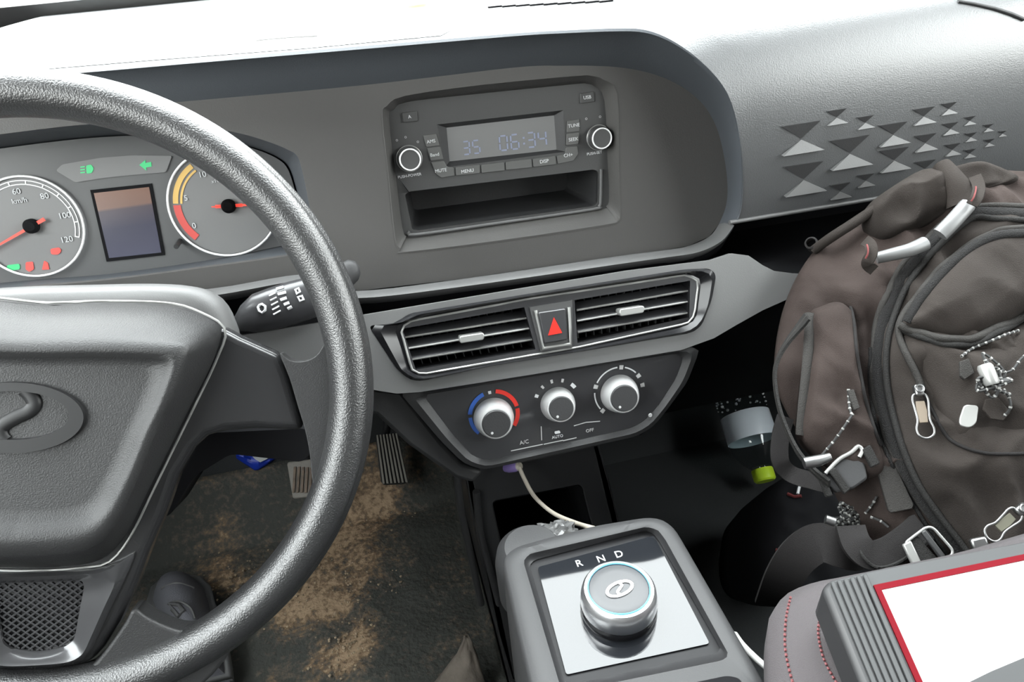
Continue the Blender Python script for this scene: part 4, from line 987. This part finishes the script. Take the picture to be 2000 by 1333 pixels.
prism('pedal_pad', AP.pts(R2(bq, 6)), -AP.n * .010, 'pedal', bp_, bevel=.002)
for k in range(9):
    x = 574 + k * 8
    prism('rib', [AP.at(x, 912 + k * .4, .0003), AP.at(x + 5, 911 + k * .4, .0003), AP.at(x + 2, 962, .0003), AP.at(x - 3, 963, .0003)], AP.n * .003, 'rust', bp_, bevel=.0006)
tube('pedal_arm', [AP.at(600, 905, -.01), AP.at(598, 850, -.03), AP.at(598, 790, -.02)], .008, 'dark', bp_, 8)
bl = thing('blue_packet', 'crumpled blue plastic packet with a white label by the pedals', 'packet')
BPn = Plane(toe.p + toe.n * .03, (0, -.6, .8))
rows = []
for j in range(9):
    row = []
    for i in range(13):
        x = 462 + 86 * i / 12; y = 876 + (44 * (1 - abs(i / 12 - .45) * 1.3)) * j / 8; row.append(BPn.at(x, y, .006 * noise.noise(V((i * .45, j * .5, 3))) + .012 * math.sin(j / 8 * 3.1)))
    rows.append(row)
loft('film', rows, 'bluetag', bl, closed=False, solid=.0015, smooth=30)
slab('label', BPn, [(486, 884), (514, 882), (530, 892), (508, 903), (497, 896)], .0012, 'white', bl, .0165)
# shoe on the mat
so = thing('shoe', 'grey knit shoe standing on the muddy mat seen through the wheel', 'shoe')
SP = Plane((0, 0, FZ + .075), (0, 0, 1))
secs = [(322, 1096, 20), (331, 1112, 40), (340, 1140, 52), (352, 1175, 50), (366, 1215, 46), (382, 1260, 42), (395, 1300, 36)]
rows = []
for i, (x, y, hw) in enumerate(secs):
    c = SP.at(x, y); k = (SP.at(x + 10, y) - c).length / 10; c.z = FZ + .02; hh = [.03, .05, .07, .085, .09, .085, .06][i]
    r_ = hw * k
    rows.append([c + V((math.cos(t * .2618) * r_, 0, max(-.004, math.sin(t * .2618) * hh))) for t in range(24)])
loft('upper', rows, 'shoe', so, cap0=True, cap1=True, smooth=70)
loft('sole', [[c + V(((p.x - c.x) * 1.16, 0, 0)) for p, c in zip([V((q.x, q.y, FZ + .016)) for q in r], [sum(r, V()) / 24] * 24)] for r in rows], 'shoed', so, closed=True, solid=.012)
shT2 = bvh([c for c in so.children])
for P_ in ([(324, 1112), (345, 1106), (366, 1112)], [(316, 1150), (345, 1140), (378, 1150)], [(330, 1180), (350, 1176), (372, 1190), (380, 1210)]):
    q = [on(shT2, x, y, .001) for x, y in P_]; q = [a for a in q if a]
    if len(q) > 2: tube('seam', cat(q, 5), .0018, 'shoed', so, 6)
q = [on(shT2, x, y, .002) for x, y in ((311, 1096), (320, 1092), (334, 1093), (340, 1096))]; q = [a for a in q if a]
if len(q) > 1: tube('toe_highlight', q, .0025, 'silver', so, 6)  # silver tube stands in for the highlight on the toe
q = [on(shT2, x, y, .001) for x, y in ((333, 1180), (350, 1182), (358, 1195), (350, 1205), (338, 1190))]
q = [a for a in q if a]
if len(q) > 3: tube('heel_tab', q, .003, 'shoed', so, 6, True)
# dusty cloth corner at the bottom edge
cl_ = thing('dusty_rag', 'dusty beige cloth corner standing up on the floor beside the gear console', 'cloth')
RGp = lambda x, y, z: ZP(x, y, z)
rows = []
for j in range(11):
    t = j / 10; L_, R_ = (909 - 75 * t ** 1.3, 1242 + 110 * t), (913 + 40 * t ** .8, 1240 + 115 * t); row = []
    for i in range(11):
        s = i / 10; x = L_[0] * (1 - s) + R_[0] * s; y = L_[1] * (1 - s) + R_[1] * s
        row.append(ZP(x, y, FZ + .10 - .085 * t + .02 * math.sin(s * 3.1) * t + .008 * noise.noise(V((i * .7, j * .5, 0)))))
    rows.append(row)
loft('cloth', rows, 'beige', cl_, closed=False, smooth=180, solid=.002)

# ================================================================ BOTTLE
bt = thing('water_bottle', 'clear water bottle with pale label and lime cap in the dark passenger footwell', 'bottle')
b0, b1 = YP(1424, 716, 1.02), YP(1492, 930, .86)
ax = (b1 - b0); Lb = ax.length; ax.normalize(); kk = (YP(1445, 800, .95) - YP(1455, 800, .95)).length / 10; rb_ = 41 * kk
print('bottle', b0, b1, Lb, rb_)
prof_b = [(.0001, 0), (rb_ * .7, .002), (rb_ * .97, .012), (rb_, .03), (rb_ * .96, Lb * .30), (rb_, Lb * .42), (rb_, Lb * .68), (rb_ * .93, Lb * .78), (rb_ * .66, Lb * .88), (rb_ * .38, Lb * .93), (rb_ * .36, Lb * .96)]
lathe('bottle_body', b0, ax, prof_b, 'bottle', bt, 40, cap=False)
lathe('label', b0, ax, [(rb_ * 1.015, Lb * .46), (rb_ * 1.02, Lb * .47), (rb_ * 1.02, Lb * .68), (rb_ * 1.01, Lb * .69)], 'label', bt, 40, cap=False)
lathe('cap', b0, ax, [(rb_ * .42, Lb * .94), (rb_ * .44, Lb * .95), (rb_ * .44, Lb * 1.03), (rb_ * .38, Lb * 1.045), (.0001, Lb * 1.046)], 'cap', bt, 32)
bm = bmesh.new(); u_, v2_, _ = frame_of(ax)
for k in range(90):
    h = random.uniform(.05, .42) * Lb; a = random.random() * 6.28; c = b0 + ax * h + (u_ * math.cos(a) + v2_ * math.sin(a)) * rb_ * .985
    ret = bmesh.ops.create_icosphere(bm, subdivisions=1, radius=random.uniform(.0010, .0032))
    for v_ in ret['verts']: v_.co += c
M['drop'] = mat('water_drop', (.9, .92, .94), .05, spec=1)
o = finish('droplets', bm, 'drop', bt, 60); o['kind'] = 'stuff'

# ================================================================ PASSENGER SEAT
se_ = thing('passenger_seat', 'grey fabric passenger seat with red stitching under the tablet', 'seat')
SE = Plane((.3, .2, -.402), (0, -.03, 1))
sout = cat(SE.pts([(1500, 1230), (1512, 1190), (1540, 1158), (1590, 1138), (1650, 1126), (1850, 1085), (2200, 1010), (2700, 1100), (3000, 1700), (1900, 2400), (1560, 1800), (1510, 1400)]), 6, True)
sc_ = pillow('cushion', sout, SE.n, .018, .13, 'seatf', se_, rings=14, N=140)
seT = bvh([sc_])
for L in ([(1545, 1168), (1536, 1210), (1534, 1260), (1540, 1300), (1552, 1345)], [(1616, 1190), (1604, 1205), (1598, 1235), (1606, 1280), (1622, 1315), (1640, 1345)]):
    q = [on(seT, x, y, .0006) for x, y in L]; q = [a for a in q if a]
    if len(q) > 2:
        Q = resample(cat(q, 8), 40)
        for i in range(0, 38, 2): tube('stitch', [Q[i], Q[i + 1]], .0008, 'stitch', se_, 5)
struct_seat = box('seat_base', (.50, .0, -.72), (.50, .52, .30), 'dark', se_, bevel=.01)
# driver's seat is behind and under the camera: its front edge only shades the floor

# ================================================================ TABLET / TESTER
tb = thing('diagnostic_tablet', 'light grey rugged tablet with red screen border and ribbed grip', 'tablet')
TB = Plane((.24, .25, -.352), (.02, -.10, 1))
TO = [(1616, 1136), (1700, 1116), (2060, 1047), (2500, 960), (2900, 1600), (1960, 1820), (1790, 1420), (1742, 1333)]
prism('casing', TB.pts(R2(TO, 10)), -TB.n * .024, 'casing', tb, bevel=.004, seg=3)
prism('rubber_grip', TB.pts([(1606, 1147), (1618, 1134), (1695, 1117), (1706, 1160), (1783, 1360), (1862, 1560), (1790, 1600)], .0006), -TB.n * .026, 'groove', tb, bevel=.003)
for k in range(6):
    x = 1621 + k * 12.6; y = 1138 - k * 2.9
    a0, a1, e0, e1 = (x, y + 2), (x + 8.2, y), (x + 196 + k * 1.2, y + 480), (x + 208 + k * 1.2, y + 480)
    prism('rib', [TB.at(*a0, .0008), TB.at(*a1, .0008), TB.at(*e1, .0008), TB.at(*e0, .0008)], TB.n * .0016, 'ribbed', tb, bevel=.0006)
red_o = [(1706, 1143), (2060, 1070), (2400, 1000), (2750, 1600), (1950, 1720), (1790, 1333)]
red_i = [(1722, 1152), (2060, 1082), (2390, 1014), (2720, 1590), (1962, 1700), (1803, 1333)]
holed('screen_border', TB.pts(red_o, .001), [TB.pts(red_i, .001)], -TB.n * .002, 'redborder', tb)
slab('screen', TB, red_i, .002, 'screen', tb, .0006)
slab('screen_panel', TB, [(1878, 1340), (1935, 1312), (2040, 1268), (2200, 1300), (2200, 1500), (1900, 1500)], .0006, 'casing', tb, .0014)

# ================================================================ BACKPACK
bk_ = thing('backpack', 'grey-brown nylon backpack with zips and cords leaning against the passenger dashboard', 'backpack')
PB = Plane((.337, .50, -.354), (-.225, -.68, .70))
BODY = [(1632, 462), (1668, 432), (1700, 405), (1735, 378), (1765, 360), (1800, 345), (1850, 338), (1900, 328), (1960, 330), (2080, 350), (2260, 450), (2330, 700), (2280, 1000), (2160, 1130), (2000, 1140), (1880, 1130), (1780, 1120), (1710, 1085), (1660, 1010), (1620, 930), (1585, 870), (1545, 810), (1520, 750), (1517, 690), (1528, 620), (1548, 560), (1575, 510), (1600, 480)]
body = pillow('main_body', cat(PB.pts(BODY), 4, True), PB.n, .030, .045, 'fabric2', bk_, rings=34, N=190, wr=.014, wscale=10, seedv=3)
FC = [(1935, 406), (1880, 414), (1838, 442), (1798, 482), (1757, 530), (1727, 590), (1710, 650), (1706, 720), (1716, 790), (1737, 860), (1764, 925), (1803, 985), (1845, 1040), (1890, 1100), (1960, 1180), (2150, 1150), (2330, 950), (2350, 700), (2260, 480), (2080, 415)]
front = pillow('front_compartment', cat(PB.pts(FC, .028), 4, True), PB.n, .026, .05, 'fabric', bk_, rings=34, N=190, wr=.013, wscale=12, seedv=8)
UP = [(1940, 456), (1900, 474), (1852, 514), (1802, 570), (1768, 622), (1762, 640), (1800, 654), (1850, 666), (1900, 664), (1950, 642), (2010, 605), (2100, 560), (2180, 500), (2100, 450), (2010, 440)]
upp = pillow('upper_pocket', cat(PB.pts(UP, .050), 4, True), PB.n, .022, .03, 'fabric', bk_, rings=20, N=120, wr=.004, wscale=9, seedv=20)
LPk = [(1775, 662), (1850, 680), (1920, 672), (2000, 630), (2120, 620), (2180, 750), (2150, 880), (2060, 900), (1985, 895), (1920, 886), (1872, 868), (1850, 840), (1815, 765), (1788, 705)]
lpk = pillow('lower_pocket', cat(PB.pts(LPk, .048), 4, True), PB.n, .016, .03, 'fabric', bk_, rings=20, N=120, wr=.006, wscale=13, seedv=31)
SPk = [(1580, 616), (1600, 600), (1640, 590), (1668, 620), (1672, 690), (1690, 790), (1715, 870), (1725, 920), (1690, 935), (1640, 925), (1590, 890), (1562, 850), (1566, 760), (1574, 690)]
spk = pillow('side_pocket', cat(PB.pts(SPk, .030), 4, True), PB.n, .016, .035, 'fabric2', bk_, rings=18, N=100, wr=.008, wscale=14, seedv=44)
TT_ = bvh([body, front, upp, lpk, spk])
FBp = Plane(PB.p + PB.n * .05, PB.n)
def line(L, lift=.001, k=8): return cat([on(TT_, x, y, lift, FBp) for x, y in L], k)
def smoothline(L, n=60, lift=.001, it=6):
    Q = [on(TT_, p.x, p.y, lift, FBp) for p in resample(cat([V((a, b, 0)) for a, b in L], 8), n)]
    for _ in range(it): Q = [Q[0]] + [Q[i] * .5 + (Q[i - 1] + Q[i + 1]) * .25 for i in range(1, n - 1)] + [Q[-1]]
    return Q
def onb(name, L, r, m, lift=.001, seg=8, flat=None, n=60, it=6):
    return tube(name, smoothline(L, n, lift, it), r, m, bk_, seg, False, flat, PB.n if flat else None)
ZF = [(2030, 408), (1980, 404), (1930, 403), (1880, 411), (1838, 440), (1798, 480), (1755, 530), (1725, 590), (1708, 650), (1704, 720), (1714, 790), (1735, 860), (1762, 925), (1801, 985), (1843, 1040), (1885, 1095)]
onb('zip_piping', ZF, .0030, 'webl', .0015, n=90)
onb('zip_tape', [(x + 14, y + 6) if x < 1900 else (x, y + 14) for x, y in ZF], .0050, 'zip', .001, flat=.0022, n=90)
onb('zip_piping', [(x + 28, y + 10) if x < 1900 else (x, y + 27) for x, y in ZF], .0026, 'web', .0015, n=90)
ZU = [(2030, 446), (1985, 450), (1940, 455), (1895, 475), (1848, 514), (1800, 568), (1766, 622), (1756, 650), (1766, 680), (1785, 720), (1800, 760)]
onb('zip_piping', ZU, .0028, 'webl', .002, n=80); onb('zip_tape', [(x + 9, y + 8) for x, y in ZU[:7]], .0036, 'zip', .002, flat=.0016, n=60)
ZL = [(1762, 636), (1800, 651), (1850, 663), (1900, 661), (1950, 640), (2010, 602), (2060, 560)]
onb('flap_piping', ZL, .0032, 'webl', .002); onb('flap_piping', [(x, y + 10) for x, y in ZL], .0026, 'web', .002)
onb('pocket_seam', [(1800, 760), (1840, 838), (1866, 866), (1930, 886), (2030, 884)], .0014, 'fabricd', .0006)
onb('fold_seam', [(1662, 600), (1668, 640), (1674, 700), (1692, 790), (1718, 870)], .0014, 'fabricd', .0006)
onb('side_seam', [(1698, 680), (1704, 800), (1738, 900), (1798, 1010), (1848, 1080)], .0016, 'zip', .001, n=80)
tube('pocket_binding', cat([PB.at(x, y, h) for x, y, h in ((1583, 612, .036), (1580, 660, .039), (1576, 720, .040), (1569, 790, .038), (1564, 850, .034))], 8), .0042, 'webl', bk_, 8, flat=.0018, updir=PB.n)
# webbing loop curving out to the left of the side pocket
LPp = [(1577, 618), (1560, 640), (1538, 668), (1520, 700), (1513, 735), (1520, 790), (1537, 840), (1560, 885), (1590, 920), (1620, 945)]
Q = resample(cat([PB.at(x, y, .052 - .02 * math.sin(i / 9 * 3.14)) for i, (x, y) in enumerate(LPp)], 8), 60)
strip('strap_loop', Q, .010, .0022, 'web', bk_, [(-PB.n * .3 + V((-1, 0, 0))).normalized()] * 60)
tube('strap_edge', Q, .0016, 'webl', bk_, 6)
# wide grey strap hanging lower left
Q = cat([PB.at(x, y, h) for x, y, h in ((1534, 815, .02), (1524, 855, .025), (1524, 900, .025), (1545, 926, .02), (1590, 940, .03), (1630, 950, .035))], 8)
strip('side_strap', Q, .014, .002, 'fabricd', bk_, PB.n)
# top carry roll, rolled fabric ends and reflective bands
tb1 = [on(TT_, 1800, 350, .004, FBp), on(TT_, 1825, 336, .006, FBp)]
roll = [PB.at(1880, 398, .040), PB.at(1868, 368, .042), PB.at(1850, 340, .040), PB.at(1838, 322, .038)]
bm = bmesh.new(); rows = []
cr_ = cat(roll, 5)
o = tube('roll_end', cr_, [.013 - .0055 * (i / (len(cr_) - 1)) for i in range(len(cr_))], 'fabric', bk_, 20)
lathe('roll_mouth', cr_[-1] - (cr_[-1] - cr_[-2]).normalized() * .001, (cr_[-1] - cr_[-2]), [(.0062, 0), (.0060, .0012), (.0001, .0014)], 'darker', bk_, 20)
pillow('lid_fold', cat(PB.pts([(1690, 408), (1735, 370), (1790, 338), (1840, 332), (1905, 322), (1960, 330), (1990, 350), (1930, 372), (1880, 392), (1845, 420), (1790, 452), (1730, 470), (1690, 450)], .022), 4, True), PB.n, .018, .02, 'fabric', bk_, rings=14, N=90, wr=.012, wscale=22, seedv=50)
Q = cat([PB.at(x, y, h) for x, y, h in ((1590, 488, .006), (1620, 466, .02), (1660, 440, .028), (1700, 414, .03), (1730, 398, .03))], 6)
tube('shoulder_edge', Q, .0045, 'fabric', bk_, 12)
lathe('toggle_hole', PB.at(1584, 474, .01), (PB.n + V((-.8, 0, .3))).normalized(), [(.006, -.010), (.0058, 0), (.0042, .0008), (.0040, -.003)], 'fabricd', bk_, 20, cap=False)
sq = [(PB.at(x, y, h)) for x, y, h in ((1890, 400, .050), (1876, 416, .052), (1856, 438, .052), (1836, 458, .050))]
tube('reflective_band', cat(sq, 5), .0066, 'reflect', bk_, 14, flat=.0045, updir=PB.n)
tube('reflective_band', cat([PB.at(x, y, h) for x, y, h in ((1712, 504, .046), (1742, 497, .048), (1778, 488, .048), (1806, 476, .046))], 5), [.0048 + .0001 * i for i in range(16)], 'reflect', bk_, 14)
for L in ([(1690, 470, .058), (1700, 478, .066), (1702, 495, .068), (1694, 515, .064), (1706, 527, .058)], [(1905, 345, .05), (1912, 365, .058), (1908, 385, .062), (1898, 400, .06)]):
    Q = cat([PB.at(*q) for q in L], 6); strip('tube_sleeve', Q, .009, .0025, 'fabric', bk_, (PB.n + V((-.7, 0, 0))).normalized())
    tube('red_lining', [q + V((-.004, 0, 0)) + PB.n * .002 for q in Q[6:16]], .0007, 'redlin', bk_, 6)
# lower shapes: webbing end, ladder buckle, side release buckle, straps
def bq(x, y, h): return PB.at(x, y, h)
def quad(name, L, h, th, m, bev=.0006, par=bk_):
    return prism(name, [bq(x, y, h) for x, y in L], -PB.n * th, m, par, bevel=bev)
def hz(x, y, e): 
    p = on(TT_, x, y, 0, FBp); return (p - PB.p).dot(PB.n) + e
quad('webbing_end', [(1712, 915), (1745, 902), (1785, 985), (1782, 994), (1740, 1002), (1735, 996)], hz(1745, 950, .008), .003, 'webl')
quad('label_tab', [(1655, 762), (1668, 760), (1680, 796), (1668, 802)], hz(1665, 780, .006), .003, 'webl')
quad('gear_loop', [(1875, 706), (1892, 700), (1904, 728), (1884, 742), (1876, 734)], hz(1888, 720, .006), .003, 'webl')
quad('fabric_tab', [(1925, 780), (1950, 776), (1975, 805), (1960, 822), (1935, 818), (1920, 800)], hz(1945, 800, .004), .002, 'fabric')
# side release buckle
bb = link(bpy.data.objects.new('side_buckle', None), bk_)
H = hz(1655, 930, .012)
prism('buckle_body', [bq(x, y, H) for x, y in R2([(1612, 925), (1640, 898), (1668, 888), (1690, 905), (1696, 935), (1668, 955), (1636, 962), (1620, 950)], 6)], -PB.n * .009, 'satin2', bb, bevel=.002)
tube('buckle_edge', cat([bq(x, y, H + .001) for x, y in ((1612, 925), (1638, 898), (1662, 884), (1676, 872), (1684, 880), (1678, 893))], 6), .0016, 'silver', bb, 8)
for L in ([(1618, 920), (1632, 912), (1662, 955), (1650, 966)], [(1598, 930), (1608, 925), (1628, 968), (1614, 972)], [(1684, 878), (1700, 868), (1720, 905), (1702, 914)]):
    prism('webbing', [bq(x, y, H + .003) for x, y in L], -PB.n * .004, 'web', bb, bevel=.001)
# tri-glide buckle by the tablet
tg = link(bpy.data.objects.new('strap_adjuster', None), bk_); H = hz(1815, 1060, .022)
tube('adjuster_frame', rnd([bq(x, y, H) for x, y in ((1766, 1062), (1808, 1030), (1822, 1030), (1864, 1078), (1850, 1094), (1800, 1108))], .004), .0011, 'silver', tg, 8, True)
prism('webbing', [bq(x, y, H - .001) for x, y in ((1770, 1060), (1792, 1046), (1840, 1100), (1790, 1112))], -PB.n * .003, 'web', tg, bevel=.001)
prism('crossbar', [bq(x, y, H + .002) for x, y in ((1800, 1040), (1808, 1034), (1848, 1086), (1838, 1092))], -PB.n * .004, 'dark', tg, bevel=.001)
prism('crossbar', [bq(x, y, H + .002) for x, y in ((1764, 1064), (1780, 1056), (1802, 1102), (1786, 1110))], -PB.n * .004, 'silver', tg, bevel=.001)
# shoulder strap coiling at the lower left
Q = cat([bq(x, y, h) for x, y, h in ((1690, 1040, .0), (1672, 1075, .02), (1640, 1070, .03), (1600, 1060, .03), (1560, 1085, .02), (1530, 1130, .0), (1510, 1180, -.03))], 8)
strip('shoulder_strap', Q, .030, .004, 'fabricd', bk_, PB.n)
Q = cat([bq(x, y, h) for x, y, h in ((1660, 1030, .034), (1672, 1062, .04), (1698, 1084, .040), (1735, 1078, .038), (1775, 1052, .036), (1800, 1030, .030))], 8)
strip('padded_strap', Q, .022, .006, 'fabricd', bk_, PB.n); tube('strap_edge', [q + PB.n * .002 - V((0, .008, .005)) for q in Q], .0014, 'web', bk_, 6)
# zip pulls
def pull(P, wpx, m, lift, name='zip_pull'):
    """flat metal pull with an inlay and a wire loop, laid from P[0] to P[1]"""
    g_ = link(bpy.data.objects.new(name, None), bk_); A, B = bq(*P[0], hz(*P[0], lift)), bq(*P[1], hz(*P[1], lift)); H0 = (A - PB.p).dot(PB.n); B = B + PB.n * (H0 - (B - PB.p).dot(PB.n))
    t = (B - A); L_ = t.length; t.normalize(); s = t.cross(PB.n); k = (bq(P[0][0] + 10, P[0][1], H0) - bq(*P[0], H0)).length / 10; wd = wpx * k / 2
    out = [A + s * wd * .55, A + s * wd * .9 + t * L_ * .12, A + s * wd * .8 + t * L_ * .35, A + s * wd * .72 + t * L_ * .6, A + s * wd * 1.0 + t * L_ * .80, A + s * wd * .8 + t * L_ * .95, A + t * L_ * 1.02]
    out = out + [A + (p - A) - s * 2 * (p - A).dot(s) for p in out[-2::-1]]
    tube('pull_frame', cat(out, 5, True), .0009, 'steel', g_, 8, True)
    inl = [A + s * wd * .5 + t * L_ * .16, A + s * wd * .62 + t * L_ * .4, A + s * wd * .5 + t * L_ * .66, A - s * wd * .5 + t * L_ * .66, A - s * wd * .62 + t * L_ * .4, A - s * wd * .5 + t * L_ * .16]
    prism('inlay', inl, -PB.n * .0018, m, g_, bevel=.0004)
    bm = bmesh.new(); box_bm(bm, A - t * .003, (s, t, PB.n), (wd * 1.1, .009, .006)); finish('slider', bm, 'steel', g_, 30, .0015)
    tube('slider_loop', [A - t * .004 + (s * math.cos(a * .5236) * .0028 + t * math.sin(a * .5236) * .0028) + PB.n * .0035 for a in range(12)], .0009, 'steel', g_, 6, True)
pull([(1795, 770), (1805, 856)], 34, 'tan', .010)
pull([(1988, 1000), (1915, 1050)], 34, 'olive', .012)
bm = bmesh.new(); box_bm(bm, bq(1912, 1062, hz(1912, 1055, .010)), frame_of(PB.n), (.012, .009, .006)); finish('zip_slider', bm, 'steel', bk_, 30, .0018)
# speckled cords
def cord(L, r=.0010, name='cord'):
    Q = resample(cat([V(p) for p in L], 8), max(8, int(sum((V(a) - V(b)).length for a, b in zip(L, L[1:])) / .0016)))
    tube(name, Q, r, 'cordb', bk_, 6)
    bm = bmesh.new(); u, v, _ = frame_of(PB.n)
    for i in range(0, len(Q) - 1, random.choice((3, 4))): tube_bm(bm, [Q[i], Q[i].lerp(Q[min(len(Q) - 1, i + 1)], random.uniform(.5, 1))], r * 1.2, 6)
    f_ = finish('cord_fleck', bm, 'cordw', bk_, 60); f_['kind'] = 'stuff'
def bc(L, lift=.004): return [bq(x, y, hz(x, y, lift)) for x, y in L]
cord(bc([(1657, 760), (1658, 780), (1660, 800), (1664, 810)])); cord(bc([(1666, 808), (1650, 832), (1630, 860), (1606, 888)], .006))
cord(bc([(1878, 696), (1900, 680), (1930, 668), (1960, 655), (1990, 645)])); cord(bc([(1945, 730), (1975, 724), (1995, 700), (2010, 690)]))
cord(bc([(1690, 1003), (1704, 985), (1712, 970)])); cord(bc([(1700, 1010), (1720, 1018), (1735, 1030)]))
cord(bc([(1960, 760), (1972, 780), (1972, 800), (1950, 822)]))
random.seed(3)
def knot(x, y, rpx, n):
    h = hz(x, y, .008); c = bq(x, y, h); k = (bq(x + 10, y, h) - c).length / 10; u, v, nn = frame_of(PB.n)
    pts = [c + (u * random.gauss(0, .55) + v * random.gauss(0, .5)) * rpx * k + nn * random.uniform(-.002, .008) for _ in range(n)]
    cord(pts, .0011, 'cord_knot')
knot(1930, 742, 34, 26); knot(1655, 1008, 34, 34)
lathe('cord_lock', bq(1922, 712, hz(1922, 730, .014)), frame_of(PB.n)[1] * -1, [(.0045, 0), (.0055, .002), (.0055, .014), (.0045, .016)], 'silver', bk_, 16)
# metal tag and cord end
prism('metal_tag', rnd([bq(x, y, hz(1893, 810, .010)) for x, y in ((1884, 790), (1912, 792), (1908, 826), (1895, 836), (1876, 832), (1874, 820))], .003), -PB.n * .002, 'silver', bk_, bevel=.0006)
tube('cord_end', [bq(1570, 905, .062), bq(1598, 900, .062), bq(1622, 892, .062)], [.0045, .0045, .0030], 'steel', bk_, 12)
tube('cord_end', [bq(1612, 1014, .052), bq(1630, 1020, .052)], [.0035, .0035], 'steel', bk_, 10)
# seat-belt style dark webbing and small red tags in the footwell behind
dk = thing('dark_bag', 'black cloth bag with small red tabs in the footwell left of the backpack', 'bag')
DB = Plane((.36, .62, -.62), (-.1, -.62, .78))
db = pillow('bag_body', cat(DB.pts([(1505, 960), (1540, 930), (1620, 930), (1700, 1000), (1700, 1120), (1620, 1180), (1520, 1170), (1490, 1100), (1492, 1020)]), 4, True), DB.n, .03, .26, 'darker', dk, rings=14, N=80, wr=.008)
dT = bvh([db])
for L in ([(1538, 966), (1552, 972), (1566, 970)], [(1516, 1074), (1530, 1080), (1546, 1076)]):
    q = [on(dT, x, y, .0015) for x, y in L]; q = [a for a in q if a]
    if len(q) > 1: tube('red_tab', q, .0020, 'redlin', dk, 6)
q = [on(dT, x, y, .002) for x, y in ((1562, 952), (1559, 966))]; q = [a for a in q if a]
if len(q) > 1: tube('white_tab', q, .0018, 'white', dk, 6)

# ================================================================ set every thing on its own base and lift the scene onto the cab floor
bpy.context.view_layer.update()
def desc(o):
    r = []
    for c in o.children: r.append(c); r += desc(c)
    return r
def bounds(o):
    P = []
    for q in [o] + desc(o):
        if q.type == 'MESH' and q.data.vertices:
            cs = [V(b) for b in q.bound_box]; P += cs
    if not P: return None
    lo = V([min(p[i] for p in P) for i in range(3)]); hi = V([max(p[i] for p in P) for i in range(3)]); return V(((lo.x + hi.x) / 2, (lo.y + hi.y) / 2, lo.z))
for o in [q for q in list(COL.objects) if q.parent is None and q.type in ('MESH', 'EMPTY')]:
    b = bounds(o)
    if b is None: continue
    if o.type == 'MESH' and not o.children: o.data.transform(Matrix.Translation(-b))
    elif o.type == 'EMPTY':
        for c in o.children: c.location = c.location - b
    else: b = V((0, 0, 0))
    o.location = b + V((0, 0, ZC))
